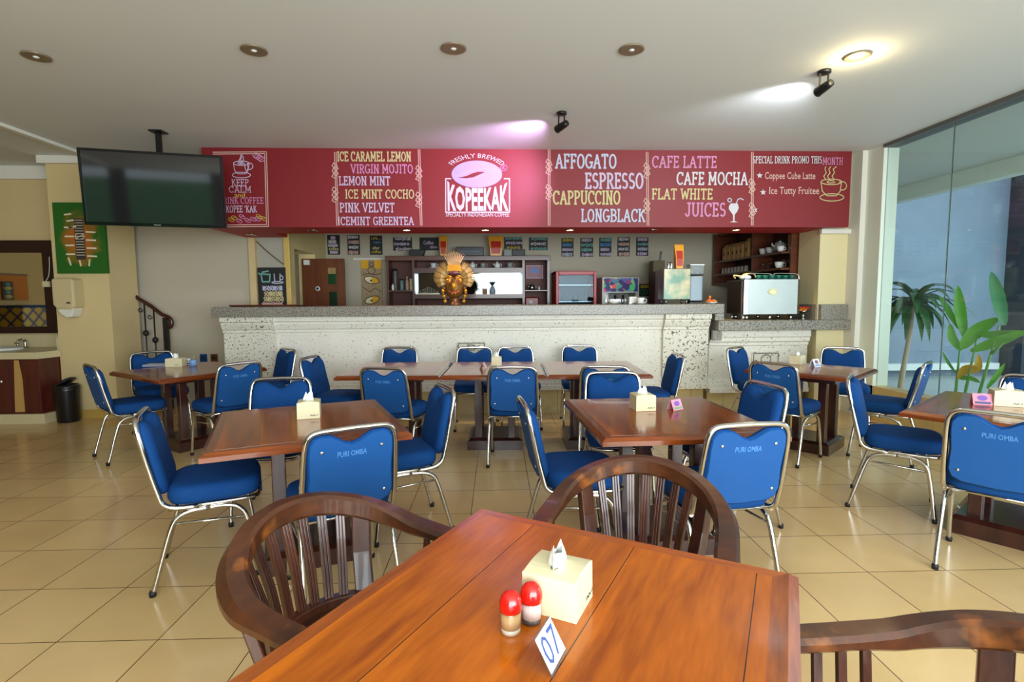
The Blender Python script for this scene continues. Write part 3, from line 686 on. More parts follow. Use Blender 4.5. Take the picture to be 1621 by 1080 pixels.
# ================================================================== BLUE STACKING CHAIRS
def make_chair():
    t = thing('banquet_chair', '', 'chair', (0, 0, 0), 0, 'blue padded chairs with chrome frames')
    ZT = .822; yt = -.292
    MB().cushion((0, .010, .449), .43, .41, .092, 4.2, 36, .32, .03).obj('seat', M_bluedk, t)
    # seat rim
    pts = [(-.195, -.19, .398)] + [(-.195, .14, .398)] + [(-.155+.04*math.cos(a), .17+.04*math.sin(a), .398) for a in (PI, PI*.75, PI*.5)][0:0]
    rim = [(-.197, -.18, .396), (-.197, 0, .396), (-.197, .13, .396), (-.19, .17, .396), (-.165, .197, .396), (-.12, .206, .396), (0, .208, .396), (.12, .206, .396), (.165, .197, .396), (.19, .17, .396), (.197, .13, .396), (.197, 0, .396), (.197, -.18, .396)]
    MB().tube(rim, .0105, 8).tube([(-.197, -.15, .396), (.197, -.15, .396)], .009, 6).obj('seat_frame', M_chrome, t)
    # back loop: from under the seat, up the back, over the top
    half = [(.199, -.06, .393), (.199, -.15, .398), (.200, -.198, .424), (.200, -.216, .475), (.197, -.243, .585), (.193, -.268, .70), (.188, -.281, .76), (.178, -.288, .795), (.155, -.291, .816), (.115, yt, ZT)]
    loop = smoothpath(half, 3) + [Vector((x, y, z)) for x, y, z in [(0, yt, ZT+.002)]] + [Vector((-p.x, p.y, p.z)) for p in reversed(smoothpath(half, 3))]
    MB().tube(loop, .0125, 8).obj('back_frame', M_chrome, t)
    # padded back with the dipped top
    def outline(ins):
        o = []
        xb, xt = .188-ins, .178-ins
        o += [(-xb+.05, .455+ins), (0, .447+ins), (xb-.05, .455+ins), (xb-.012, .475+ins), (xb, .52)]
        o += [(.180-ins, .62), (xt+.004, .72), (xt, .768-ins*.5), (xt-.018, .797-ins), (xt-.042, .806-ins)]
        o += [(.088, .804-ins), (.060, .790-ins), (.030, .770-ins), (0, .760-ins), (-.030, .770-ins), (-.060, .790-ins), (-.088, .804-ins)]
        o += [(-xt+.042, .806-ins), (-xt+.018, .797-ins), (-xt, .768-ins*.5), (-xt-.004, .72), (-.180+ins, .62)]
        o += [(-xb, .52), (-xb+.012, .475+ins)]
        return o
    def yback(z): return -.204 - (z-.42)*.216
    rs = []
    for off, ins in ((-.012, .012), (-.006, 0), (.014, 0), (.030, .008), (.040, .022), (.044, .045)):
        rs.append([(x, yback(z)+off, z) for x, z in outline(ins)])
    MB().rings(rs, True).obj('backrest', M_bluedk, t)
    bp = MB().rings([[(x, yback(z)-.0185, z) for x, z in outline(.010)], [(x, yback(z)-.012, z) for x, z in outline(.006)]], False)
    pn = bp.obj('back_panel', M_blue, t)
    for x, z in ((-.125, .735), (.125, .735), (-.145, .52), (.145, .52)):
        MB().ball((x, yback(z)-.0195, z), .008, 8, 4, (1, .5, 1)).obj('screw', M_chrome, pn)
    lettering('PURI OMBA', -.062, .062, .703, .728, 0, M_bluepale, t, .02, mapf=lambda x, y, z: (x, yback(z)-.0195, z))
    for s in (-1, 1):
        xs = .197*s; xf = .205*s
        rl = smoothpath([(xs, -.02, .378), (xs, -.085, .374), (xs, -.14, .355), (xs*1.01, -.175, .30), (xf, -.235, .09), (xf, -.258, .008)], 4)
        fl = smoothpath([(xs, -.02, .378), (xs, .06, .376), (xs, .115, .352), (xs*1.01, .145, .29), (xf, .172, .10), (xf, .184, .008)], 4)
        for pth in (rl, fl):
            lg = MB().tube(pth, .0115, 8).obj('leg', M_chrome, t)
            e = pth[-1]; MB().lathe([(.001, -.008), (.014, -.008), (.0155, .012), (.0125, .02)], at=e, n=10).obj('foot_cap', M_rubber, lg)
        MB().tube([(xs*1.0, -.165, .322), (xs*1.0, .14, .305)], .0065, 6).obj('stretcher', M_chrome, t)
    return t
CHAIRS = [
 (-3.145, 4.735, -41.7, 'blue chair at left end of far left table, nearest the bin'),
 (-3.33, 5.44, -135, 'blue chair behind the far left table near the stair rail'),
 (-2.36, 4.73, 54, 'blue chair seen from behind at the near side of the far left table'),
 (-2.42, 5.66, 135, 'blue chair against the bar at the right of the far left table'),
 (-1.40, 4.95, -100, 'blue side-on chair at left end of the three joined tables'),
 (-1.02, 5.60, 176, 'blue chair facing us behind the left joined table'),
 (-.16, 5.52, 181, 'blue chair facing us below the carved plaque, left one behind middle joined table'),
 (.31, 5.52, 185, 'blue chair facing us, right one behind the middle joined table'),
 (.99, 5.58, 176, 'blue chair facing us behind the right joined table'),
 (-.765, 4.40, -14, 'blue chair seen from behind at front of the left joined table'),
 (.205, 4.40, -5, 'blue chair seen from behind at front of the middle joined table'),
 (.968, 4.36, -12, 'blue chair seen from behind at front of the right joined table'),
 (1.49, 4.90, 88, 'blue side-on chair at right end of the three joined tables'),
 (-1.41, 2.69, -66, 'blue side-on chair nearest the left armchair, at left of mid left table'),
 (-1.39, 3.36, -172, 'blue chair facing us on the far side of the mid left table'),
 (-.722, 2.46, 29, 'blue chair with stencilled back standing right behind the left armchair'),
 (-.545, 3.10, 113, 'blue side-on chair at right end of the mid left table'),
 (.46, 2.74, -86, 'blue side-on chair at left end of the mid right table'),
 (.86, 3.45, 175, 'blue chair facing us on the far side of the mid right table'),
 (1.42, 3.10, 100, 'blue chair at right end of the mid right table'),
 (1.065, 2.44, 7, 'blue chair seen from behind between mid right table and far armchair'),
 (2.80, 5.26, -142, 'blue chair at back left of far right table, before the low counter'),
 (2.53, 4.32, -54, 'blue chair seen from behind at the near side of far right table'),
 (3.56, 5.10, 150, 'blue chair in front of the right pillar at the far right table'),
 (3.33, 4.28, 41, 'blue chair between far right table and the glass wall'),
 (2.645, 3.225, -129, 'blue chair in full side view at left of the table by the right edge'),
 (2.545, 2.455, -49, 'large blue chair with its back to us at the right frame edge'),
 (3.40, 3.12, 127, 'blue chair mostly cut off by the right frame edge behind the tissue box'),
]
ch0 = make_chair()
for i, (x, y, a, lb) in enumerate(CHAIRS):
    if i == 0:
        ch0.location = (x, y, 0); ch0.rotation_euler = (0, 0, math.radians(a)); ch0['label'] = lb
    else:
        copy_tree(ch0, lb, (x, y, 0), math.radians(a))

# ================================================================== TEAK ARMCHAIRS
def make_armchair(label, loc, rz):
    t = thing('wooden_armchair', label, 'armchair', loc, math.radians(rz), 'dark teak armchairs round the nearest table')
    hw, yb = .278, -.285
    def U(a): return (hw*math.sin(a), -.02+(yb+.02)*math.cos(a))   # a from -90..90 deg round the back
    path = [(-hw+.006, .27, .642), (-hw+.003, .15, .642), (-hw, .06, .645)]
    N = 22
    for i in range(N+1):
        a = -PI/2 + PI*i/N; x, y = U(a); k = math.cos(a)**1.3 if math.cos(a) > 0 else 0
        path.append((x, y, .648+.092*k))
    path += [(hw, .06, .645), (hw-.003, .15, .642), (hw-.006, .27, .642)]
    path = smoothpath(path, 2); n = len(path)
    wd = []; th = []
    for p in path:
        k = max(0.0, min(1.0, (.05-p.y)/.2)); wd.append(.068+.004*k); th.append(.034+.03*k)
    b = MB(); rs = []
    for i, p in enumerate(path):
        tt = (path[min(i+1, n-1)]-path[max(i-1, 0)]); tt.z = 0; tt.normalize(); xx = Vector((0, 0, 1)).cross(tt); W, T = wd[i]/2, th[i]/2
        c = .010; inn = .026*max(0.0, min(1.0, (.05-p.y)/.2))   # carved scoop on the inner side
        sec = [(-W, -T+c), (-W, T-c), (-W+c, T), (W-c-inn*.55, T), (W, T-c-inn), (W, -T+c), (W-c, -T), (-W+c, -T)]
        rs.append([p - xx*u_ + Vector((0, 0, v_)) for u_, v_ in sec])
    ob = b.rings(rs, True).obj('arm_rail', M_teak, t)
    es = ob.modifiers.new('edges', 'EDGE_SPLIT'); es.split_angle = math.radians(26)
    def top(a): x, y = U(a); return Vector((x, y, .648+.092*max(0, math.cos(a))**1.3-.02))
    for s in (-1, 1):
        a = s*math.radians(50); tp = top(a)
        d = Vector((tp.x, tp.y+.02, 0)).normalized()
        pts = [(tp.x*.80, tp.y*.86+.01, 0), (tp.x*.80, tp.y*.84+.02, .25), (tp.x*.82, tp.y*.84+.02, .42), (tp.x*.93, tp.y*.93, .56), tp]
        MB().bar(pts, .056, .03, up=(d.x, d.y, .02)).obj('back_post', M_teakslat, t, .004)
        MB().bar([(s*.255, .235, 0), (s*.258, .235, .40), (s*.272, .235, .63)], .045, .04, up=(0, 1, 0)).obj('front_leg', M_teakslat, t, .004)
        for k in range(3):
            y = .035+.052*k
            MB().bar([(s*.245, y, .40), (s*.275, y-.005, .63)], .012, .018, up=(0, 1, 0)).obj('arm_spindle', M_teakslat, t)
        box('side_rail', (s*.235-.012, -.16, .36), (s*.235+.012, .22, .405), M_teak, t)
    for k in range(7):
        a = math.radians(-36+12*k); tp = top(a); bt_ = Vector((math.sin(a)*.20, -.215*math.cos(a)-.0, .43))
        d = Vector((tp.x, tp.y, 0)).normalized(); side = Vector((-d.y, d.x, 0))
        mid = (tp*.45+bt_*.55) - d*.006
        b = MB()
        for o_ in (-.0095, 0, .0095):
            b.bar([bt_+side*o_, mid+side*o_, tp+side*o_], .0085, .014, up=(d.x, d.y, 0))
        b.bar([bt_+d*.004, mid+d*.004, tp+d*.004], .027, .008, up=(d.x, d.y, 0)).obj('slat', M_teakslat, t, .0015)
    rl = [(math.sin(a_)*.215, -.215*math.cos(a_)-.0, .425) for a_ in [math.radians(-60+10*i) for i in range(13)]]
    MB().bar(rl, .035, .06).obj('back_rail', M_teakslat, t, .004)
    so = [(-.245, .25), (.245, .25), (.25, .0), (.22, -.13), (.13, -.205), (0, -.23), (-.13, -.205), (-.22, -.13), (-.25, 0)]
    MB().prism(so, .405, .43, 'xy').obj('seat', M_teak, t, .006)
    box('stretcher', (-.25, .225, .18), (.25, .245, .21), M_teakslat, t)
    return t
make_armchair('curved teak armchair at the left side of the nearest table', (-.375, 1.385, 0), -123.2)
make_armchair('curved teak armchair at the far side of the nearest table, slatted back facing us', (.468, 1.645, 0), 156.4)
make_armchair('curved teak armchair at the right side, cut by the bottom right corner', (.81, .752, 0), 88)

# ================================================================== THINGS ON THE TABLES
def tissue_box(label, p, rz, w_=.118, d_=.118, h=.095, mark=True):
    t = thing('tissue_box', label, 'tissue box', p, math.radians(rz), 'cream tissue boxes on the tables')
    a, b_ = w_/2, d_/2
    rs = [[(-a, -b_, 0), (a, -b_, 0), (a, b_, 0), (-a, b_, 0)], [(-a*.985, -b_*.985, h*.93), (a*.985, -b_*.985, h*.93), (a*.985, b_*.985, h*.93), (-a*.985, b_*.985, h*.93)]]
    for k in (.8, .5, .2): rs.append([(sx*a*k, sy*b_*.96, h*(.93+.07*(1-(k)**2))) for sx, sy in ((-1, -1), (1, -1), (1, 1), (-1, 1))])
    bd = MB().rings(rs, False).obj('case', M_cream, t, .005)
    MB().prism(ell(0, 0, a*.55, .011, n=16)[:-1], h*1.003, h*1.009, 'xy').obj('slot', mat('slot_dark', (120, 112, 90), .8), bd)
    b = MB(); n = 10; rs = []
    for k, (r, z) in enumerate([(.030, -.002), (.029, .008), (.026, .018), (.024, .026), (.021, .034)]):
        rs.append([(r*math.cos(2*PI*j/n)*(1.0 if j % 2 else .84), r*.62*math.sin(2*PI*j/n)*(1 if j % 2 else .45), h*1.0+z+((.012 if j % 4 == 0 else -.005) if k > 2 else 0)) for j in range(n)])
    b.rings(rs, False, True, False).obj('tissue', M_tissue, t)
    if mark:
        strokes([[(a*.15+i*.007, .016+(.006 if i % 2 else 0)) for i in range(5)], [(a*.15+.034, .017), (a*.15+.04, .023)]], .0016, -b_*.998-.001, M_ink, t, 'brand_mark')
    return t
def at_table(px, py): q = PZ(px, py, TZ); return Vector((q.x, q.y, TZ+.0005))
pp = at_table(912, 990); 
tissue_box('big cream tissue box on the nearest table beside the red shakers', (.1405, 1.069, TZ), 62, .111, .12, .088)
tissue_box('cream tissue box on the mid left table', at_table(484, 664)+Vector((.0, .06, 0)), 14)
tissue_box('cream tissue box on the mid right table', at_table(1021, 651)+Vector((.0, .05, 0)), 4)
tissue_box('cream tissue box on the table at the right frame edge', at_table(1602, 645)+Vector((0.03, .06, 0)), -30, .15)
tissue_box('cream tissue box on the far left table', at_table(274, 581)+Vector((0, .05, 0)), 8, .15, .11, .085)
tissue_box('cream tissue box on the middle joined table', at_table(786, 579)+Vector((0, .04, 0)), 0, .10, .10, .085, False)
tissue_box('cream tissue box on the far right table', at_table(1266, 577)+Vector((0.0, .04, 0)), 40, .135, .10, .085, False)
# shakers
def shaker(label, p, fill, base, h=.0):
    t = thing('condiment_shaker', label, 'shaker', p, 0, 'red capped shakers on the nearest table')
    MB().lathe([(.0205, .001), (.0208, .002), (.0208, .046), (.0195, .048)], n=22, cap=False).obj('jar', M_glass2, t)
    MB().lathe([(.001, .0115), (.0198, .0115), (.0198, .038), (.001, .039)], n=18).obj('contents', fill, t)
    MB().lathe([(.001, .001), (.019, .001), (.0195, .011), (.001, .0115)], n=18).obj('jar_base', base, t)
    MB().lathe([(.0215, .044), (.0225, .052), (.0222, .060), (.0195, .070), (.0135, .078), (.006, .0815), (.001, .082)], n=24).obj('cap', M_redcap, t)
M_glass2 = glassmat('jar_glass', (.97, .97, .96), .05)
shaker('red capped shaker with brown powder, left of the pair', at_table(809, 1006)+Vector((0, .012, 0)), mat('brown_powder', (190, 150, 100), .9), mat('clear_base', (210, 200, 180), .2))
shaker('red capped shaker with pinkish salt, touching the tissue box', at_table(842, 990)+Vector((0, .012, 0)), mat('pink_salt', (225, 200, 190), .9), mat('dark_base', (70, 66, 66), .3))
# table number stand
def tent(name, label, cat, p, rz, w_, h, d_, mface, parent_parts=None, group=None):
    t = thing(name, label, cat, p, math.radians(rz), group)
    return t
nst = thing('table_number', 'small white folded table number stand reading 07', 'number stand', (.0875, .896, TZ+.0005), math.radians(63))
M_acryl = glassmat('acrylic', (.78, .79, .82), .16)
hh, dd, ww = .060, .034, .0375
def slope(s):  # tilted leaf, s=-1 front, +1 back; returns function (u across, v up) -> point
    return lambda u, v, off=0: (u, s*dd*(1-v/hh)+s*off, v)
ff = slope(-1); fb = slope(1)
for nm, g in (('front_leaf', ff), ('back_leaf', fb)):
    MB().rings([[g(-ww, 0, 0), g(ww, 0, 0), g(ww, hh, 0), g(-ww, hh, 0)], [g(-ww, 0, .0018), g(ww, 0, .0018), g(ww, hh, .0018), g(-ww, hh, .0018)]], False).obj(nm, M_acryl, nst)
MB().rings([[ff(-ww*.97, .006, .0022), ff(ww*.97, .006, .0022), ff(ww*.97, hh*.98, .0022), ff(-ww*.97, hh*.98, .0022)], [ff(-ww*.97, .006, .0032), ff(ww*.97, .006, .0032), ff(ww*.97, hh*.98, .0032), ff(-ww*.97, hh*.98, .0032)]], False).obj('card', mat('white_card', (240, 243, 250), .5), nst)
lettering('07', -ww*.80, ww*.80, .012, hh*.9, 0, mat('number_blue', (62, 84, 146), .5), nst, .0, mapf=lambda x, y, z: ff(x, z, .0038))
# promo card tents
def card_tent(label, p, rz, cols, s=1.0):
    t = thing('card_tent', label, 'card tent', p, math.radians(rz), 'small folded promo cards on the tables')
    w_, h, d_ = .042*s, .058*s, .024*s
    for sg_, nm in ((-1, 'front_leaf'), (1, 'back_leaf')):
        MB().rings([[(-w_, sg_*d_, 0), (w_, sg_*d_, 0), (w_, 0, h), (-w_, 0, h)], [(-w_, sg_*(d_+.002), 0), (w_, sg_*(d_+.002), 0), (w_, sg_*.002, h), (-w_, sg_*.002, h)]], False).obj(nm, cols[0], t)
    f = lambda u, v: (u, -(d_*(1-v/h)+.004), v)
    b = MB(); e = ell(0, h*.62, w_*.55, h*.24, n=16)[:-1]; b.add([f(u, v) for u, v in e], [list(range(16))]); b.obj('print_spot', cols[1], t)
    b = MB().add([f(-w_*.8, h*.1), f(w_*.8, h*.1), f(w_*.8, h*.3), f(-w_*.8, h*.3)], [(0, 1, 2, 3)]); b.obj('print_band', cols[2], t)
m_pinkc = mat('pink_card', (226, 140, 160), .4); m_pur = mat('purple_print', (120, 80, 170), .5); m_grn = mat('green_print', (110, 160, 110), .5); m_wc = mat('pale_card', (220, 222, 230), .4)
card_tent('pink and purple card tent on the mid right table', at_table(1066, 650)+Vector((.02, .03, 0)), 32, (m_pinkc, m_pur, m_grn))
card_tent('pink and purple card on the table at the right frame edge', at_table(1558, 640)+Vector((-.02, .0, 0)), -25, (m_pinkc, m_pur, mat('striped_band', (70, 80, 120), .5)), 1.1)
card_tent('white card tent on the far right table', at_table(1293, 581)+Vector((0, .03, 0)), 28, (m_wc, mat('brown_print', (130, 80, 84), .5), mat('blue_print', (110, 140, 190), .5)), 1.2)
card_tent('glassy pink card tent on the middle joined table', at_table(765, 585)+Vector((0, .04, 0)), 75, (mat('rose_card', (190, 140, 130), .3), m_wc, m_wc), 1.0)
card_tent('white card tent between tissue box and blue cup on far left table', at_table(291, 578)+Vector((0, .04, 0)), 20, (m_wc, mat('tan_print', (170, 150, 110), .5), M_ink), 1.0)
cp = thing('blue_cup', 'small light blue cup on the far left table', 'cup', at_table(304, 580)+Vector((0, .02, 0)))
MB().lathe([(.001, 0), (.034, 0), (.036, .05), (.028, .062), (.022, .066), (.022, .060), (.001, .058)], n=18).obj('body', mat('pale_blue', (120, 160, 205), .4), cp)
MB().tube([(0, 0, .05), (.012, .004, .10)], .003, 6).obj('pick', mat('toothpick', (200, 180, 120), .6), cp)
tr = thing('menu_folder', 'white folder lying on the far left table', 'folder', at_table(246, 580)+Vector((.02, .05, 0)), math.radians(6))
box('cover', (-.13, -.07, 0), (.13, .07, .018), mat('folder_white', (222, 214, 206), .5), tr, .004)
box('spine', (-.13, -.074, 0), (.13, -.07, .02), mat('folder_grey', (150, 150, 170), .5), tr)

# ================================================================== LEFT SIDE
tv = thing('television', 'black flat television hanging from the ceiling at upper left', 'television', (-3.148, 5.223, 2.407), rot=(math.radians(4.5), 0, math.radians(13.2)))
W2, H2 = .59, .343
box('body', (-W2, .0, -H2), (W2, .05, H2), M_black, tv, .008)
box('screen', (-W2+.022, -.002, -H2+.032), (W2-.022, .002, H2-.022), mat('tv_screen', (30, 31, 35), .06, spec=1.0), tv)
bz = MB()
for lo, hi in (((-W2, -.008, -H2), (W2, 0, -H2+.03)), ((-W2, -.008, H2-.02), (W2, 0, H2)), ((-W2, -.008, -H2+.03), (-W2+.02, 0, H2-.02)), ((W2-.02, -.008, -H2+.03), (W2, 0, H2-.02))): bz.box(lo, hi)
bz.obj('bezel', mat('glossy_black', (12, 12, 14), .15), tv)
box('logo_plate', (-.03, -.0095, -H2+.011), (.03, -.008, -H2+.019), M_steel, tv)
box('back_hump', (-.3, .05, -.2), (.3, .09, .2), M_black, tv, .01)
mt = thing('ceiling_bracket', 'thin dark ceiling pole that carries the television', 'bracket', (-3.165, 5.36, 0))
box('pole', (-.02, -.02, 2.35), (.02, .02, H-.01), M_black, mt)
box('ceiling_plate', (-.06, -.06, H-.012), (.06, .06, H), M_black, mt)
box('arm', (-.08, -.065, 2.36), (.08, .02, 2.44), M_black, mt)

# green abstract painting on the pillar
pa = P(84, 321, 6.25); pb = P(172, 433, 6.25)
pt = thing('canvas_painting', 'green canvas painting with orange blotches on the left pillar', 'painting', ((pa.x+pb.x)/2, 6.27, (pa.z+pb.z)/2))
pw, ph = (pb.x-pa.x)/2, (pa.z-pb.z)/2
m, nt, b = newmat('green_orange_paint'); L = nt.links.new
tc = nt.nodes.new('ShaderNodeTexCoord'); n = nt.nodes.new('ShaderNodeTexNoise'); n.inputs['Scale'].default_value = 9; n.inputs['Detail'].default_value = 5; L(tc.outputs['Object'], n.inputs['Vector'])
gr = nt.nodes.new('ShaderNodeVectorMath'); gr.operation = 'MULTIPLY'; gr.inputs[1].default_value = (4.6, 0, 3.2); L(tc.outputs['Object'], gr.inputs[0])
ln = nt.nodes.new('ShaderNodeVectorMath'); ln.operation = 'LENGTH'; L(gr.outputs[0], ln.inputs[0])
ad = nt.nodes.new('ShaderNodeMath'); ad.operation = 'MULTIPLY_ADD'; ad.inputs[1].default_value = 1.3; L(n.outputs['Fac'], ad.inputs[0]); L(ln.outputs['Value'], ad.inputs[2])
rp = nt.nodes.new('ShaderNodeValToRGB'); cr = rp.color_ramp; cr.elements[0].position = .55; cr.elements[0].color = srgb(170, 96, 20); cr.elements[1].position = 1.35/1.6
cr.elements[1].color = srgb(30, 96, 18); e = cr.elements.new(.7); e.color = srgb(120, 100, 24)
sc_ = nt.nodes.new('ShaderNodeMath'); sc_.operation = 'MULTIPLY'; sc_.inputs[1].default_value = .50; L(ad.outputs[0], sc_.inputs[0]); L(sc_.outputs[0], rp.inputs[0]); L(rp.outputs[0], b.inputs['Base Color']); b.inputs['Roughness'].default_value = .6
box('canvas', (-pw, -.035, -ph), (pw, -.001, ph), m, pt)
box('motif_column', (-.055, -.037, -.24), (.05, -.035, .22), mat('motif_dark', (58, 50, 46), .7, noise=.5, nscale=60), pt)
wt = mat('paint_white', (226, 210, 180), .7)
for st_ in [[(-.15+.02*k, .26-.07*k), (-.08+.02*k, .27-.07*k)] for k in range(3)] + [[(.07, .25-.09*k), (.17, .245-.09*k)] for k in range(6)] + [[(-.16, .12-.1*k), (-.07, .12-.1*k)] for k in range(4)] + [[(-.14, -.22), (-.12, -.30)], [(-.02, -.25), (-.01, -.31)], [(.09, -.24), (.08, -.31)]]: strokes([st_], .009, -.0375, wt, pt, 'brush_stroke')
strokes([ell(0, .02, .05, .03), [(-.045, .0), (.045, .04)]] + [[(-.045, .2-.03*k), (.045, .2-.03*k)] for k in range(14)], .003, -.0385, wt, pt, 'motif_line')
# hand dryer
d0 = P(90, 441, 6.2); d1 = P(129, 503, 6.2)
hd = thing('hand_dryer', 'beige hand dryer mounted on the left pillar under the green painting', 'hand dryer', ((d0.x+d1.x)/2, 6.27, (d0.z+d1.z)/2))
dw, dh = (d1.x-d0.x)/2, (d0.z-d1.z)/2
poly = [(-dw, dh*.9), (-dw*.85, dh), (dw*.85, dh), (dw, dh*.9), (dw, -dh*.45), (dw*.6, -dh*.6), (-dw*.6, -dh*.55), (-dw, -dh*.35)]
MB().prism(poly, -.16, 0).obj('housing', mat('dryer_beige', (204, 186, 140), .35), hd, .02)
MB().prism([(-dw*.7, -dh*.56), (dw*.9, -dh*.5), (dw*.6, -dh*.95), (dw*.1, -dh), (-dw*.4, -dh*.8)], -.15, -.01).obj('nozzle', mat('dryer_white', (226, 222, 206), .35), hd, .012)
box('badge', (dw*.3, -.163, -dh*.28), (dw*.65, -.16, -dh*.2), M_ink, hd)
# wash basin unit
wb = thing('washstand', 'dark wood washstand with tiled top at the left edge', 'washstand', (0, 0, 0))
M_maroon = wood('maroon_wood', (56, 16, 12), (92, 32, 22), .35, .3, axis=2, stretch=8, scale=3)
ZS = .80
MB().prism([(-7.4, 6.03), (-5.0, 6.03), (-4.965, 6.26), (-4.965, 6.735), (-7.4, 6.735)], .11, ZS-.075, 'xy').obj('carcass', M_maroon, wb)
M_tilecream = mat('cream_tile', (206, 192, 150), .3)
MB().prism([(-7.4, 5.99), (-4.98, 5.99), (-4.925, 6.25), (-4.957, 6.262), (-4.957, 6.745), (-7.4, 6.745)], ZS-.075, ZS, 'xy').obj('worktop', M_tilecream, wb, .004)
MB().prism([(-7.4, 6.0), (-4.955, 6.0), (-4.93, 6.20), (-4.96, 6.262), (-4.96, 6.735), (-7.4, 6.735)], 0, .11, 'xy').obj('plinth', M_tilecream, wb)
box('backsplash', (-7.4, 6.72, ZS), (-4.96, 6.745, ZS+.15), M_tilecream, wb)
box('side_splash', (-5.0, 6.29, ZS), (-4.957, 6.72, ZS+.15), M_tilecream, wb)
xa = P(18, 610, 6.02).x; xb = P(33, 610, 6.02).x; xc = P(62, 610, 6.02).x
dr = box('door', (xa-.50, 6.012, .13), (xa-.02, 6.03, ZS-.09), M_maroon, wb); MB().ball((xa-.08, 5.995, .48), .02, 10, 6).obj('knob', M_chrome, dr)
dr = box('door', (xb+.03, 6.012, .13), (-5.02, 6.03, ZS-.09), M_maroon, wb)
MB().prism([(xa+.01, .13), (xb+.06, .13), (xb-.01, ZS-.09), (xa+.04, ZS-.09)], 6.0285, 6.0295).obj('pale_strip', mat('pale_wood', (190, 150, 84), .5), wb)
bs = thing('wash_basin', 'white oval basin set in the tiled washstand top', 'basin', (-5.80, 6.36, ZS+.001))
MB().lathe([(.001, .003), (.20, .004), (.27, .012), (.285, .022), (.30, .024), (.312, .018), (.315, 0)], n=32, M=Matrix.Diagonal((1.05, .72, 1, 1)), cap=False).obj('bowl', M_china, bs)
fc = thing('basin_tap', 'chrome tap behind the wash basin', 'tap', (-5.66, 6.66, ZS+.001))
MB().lathe([(.001, 0), (.028, 0), (.024, .02), (.018, .06), (.016, .09), (.001, .095)], n=14).obj('body', M_chrome, fc)
MB().tube([(0, 0, .07), (0, -.05, .10), (0, -.10, .085), (0, -.105, .06)], .012, 8).obj('spout', M_chrome, fc)
MB().tube([(-.09, 0, .0), (-.09, 0, .05), (-.12, 0, .055)], .012, 8).obj('lever', M_chrome, fc)
mz0 = P(90, 527, 6.74).z; mz1 = P(82, 381, 6.74).z; mx1 = P(87, 450, 6.74).x
mr = thing('wall_mirror', 'large mirror in a dark wood frame above the wash basin', 'mirror', (0, 0, 0))
M_mir = mat('mirror_silver', (196, 190, 168), .03, 1.0)
box('glass', (-7.3, 6.735, mz0+.03), (mx1-.04, 6.745, mz1-.05), M_mir, mr)
MB().box((-7.4, 6.70, mz1-.145), (mx1, 6.75, mz1)).box((-7.4, 6.70, mz0), (mx1, 6.75, mz0+.08)).box((mx1-.10, 6.70, mz0+.08), (mx1, 6.75, mz1-.145)).obj('frame', mat('frame_dark', (40, 16, 12), .4), mr)
sb = P(74, 450, 6.69)
sw = thing('switch_box', 'small cream switch box on the mirror frame', 'switch box', (sb.x, 6.70, sb.z))
box('case', (-.04, -.03, -.035), (.04, 0, .035), M_cream, sw, .004)
MB().tube(smoothpath([(.0, -.02, .035), (.03, -.012, .10), (.045, -.008, .2), (.05, -.006, .33)], 4), .004, 6).obj('cord', M_white, sw)
# what the wash mirror shows: the far left wall
def MR(px, py): q = PX(px, py, -8.88); return 2*6.735-q.y, q.z
ya, z1_ = MR(43, 437); yb_, z0_ = MR(-14, 476)
nb = thing('notice_board', 'orange board on the far left wall, seen in the wash mirror', 'board', (0, 0, 0))
box('panel', (-8.9, yb_, z0_), (-8.88, ya, z1_), mat('board_orange', (200, 120, 30), .7), nb); box('edge', (-8.9, yb_, z1_), (-8.87, ya, z1_+.03), M_cab, nb)
yc_, z3_ = MR(18, 446); yd_, z2_ = MR(3, 475)
q = thing('black_sign', 'small black and white sign on the orange board in the wash mirror', 'sign', (-8.875, (yc_+yd_)/2, (z2_+z3_)/2))
hy, hz_ = abs(yc_-yd_)/2, abs(z3_-z2_)/2
box('board', (-.0, -hy, -hz_), (.02, hy, hz_), M_board, q)
for k in range(4): MB().lathe([(.001, 0), (hy*(.7 if k % 2 else .5), 0), (hy*(.7 if k % 2 else .5), .003), (.001, .004)], n=14, M=Matrix.Translation((.02, 0, hz_*(.7-.45*k))) @ Matrix.Rotation(PI/2, 4, 'Y') @ Matrix.Diagonal((.5, 1, 1, 1))).obj('print_mark', CH['cream' if k % 2 else 'teal'], q)
m, nt, b = newmat('diamond_cloth'); L = nt.links.new; tc = nt.nodes.new('ShaderNodeTexCoord'); sp_ = nt.nodes.new('ShaderNodeSeparateXYZ'); L(tc.outputs['Object'], sp_.inputs[0]); cb_ = nt.nodes.new('ShaderNodeCombineXYZ')
def mth(op, a_, b_):
    q_ = nt.nodes.new('ShaderNodeMath'); q_.operation = op; L(a_, q_.inputs[0])
    if isinstance(b_, float): q_.inputs[1].default_value = b_
    else: L(b_, q_.inputs[1])
    return q_.outputs[0]
u_ = mth('ADD', sp_.outputs['X'], sp_.outputs['Y']); L(mth('MULTIPLY', mth('ADD', u_, sp_.outputs['Z']), .707), cb_.inputs['X']); L(mth('MULTIPLY', mth('SUBTRACT', u_, sp_.outputs['Z']), .707), cb_.inputs['Y'])
br = nt.nodes.new('ShaderNodeTexBrick'); br.offset = 0; br.inputs['Scale'].default_value = 1; br.inputs['Brick Width'].default_value = .17; br.inputs['Row Height'].default_value = .17; br.inputs['Mortar Size'].default_value = .02
br.inputs['Color1'].default_value = srgb(206, 180, 70); br.inputs['Color2'].default_value = srgb(190, 160, 60); br.inputs['Mortar'].default_value = srgb(34, 50, 130); L(cb_.outputs[0], br.inputs['Vector']); L(br.outputs['Color'], b.inputs['Base Color'])
ye, z5 = MR(47, 478); yf, z4 = MR(-14, 518)
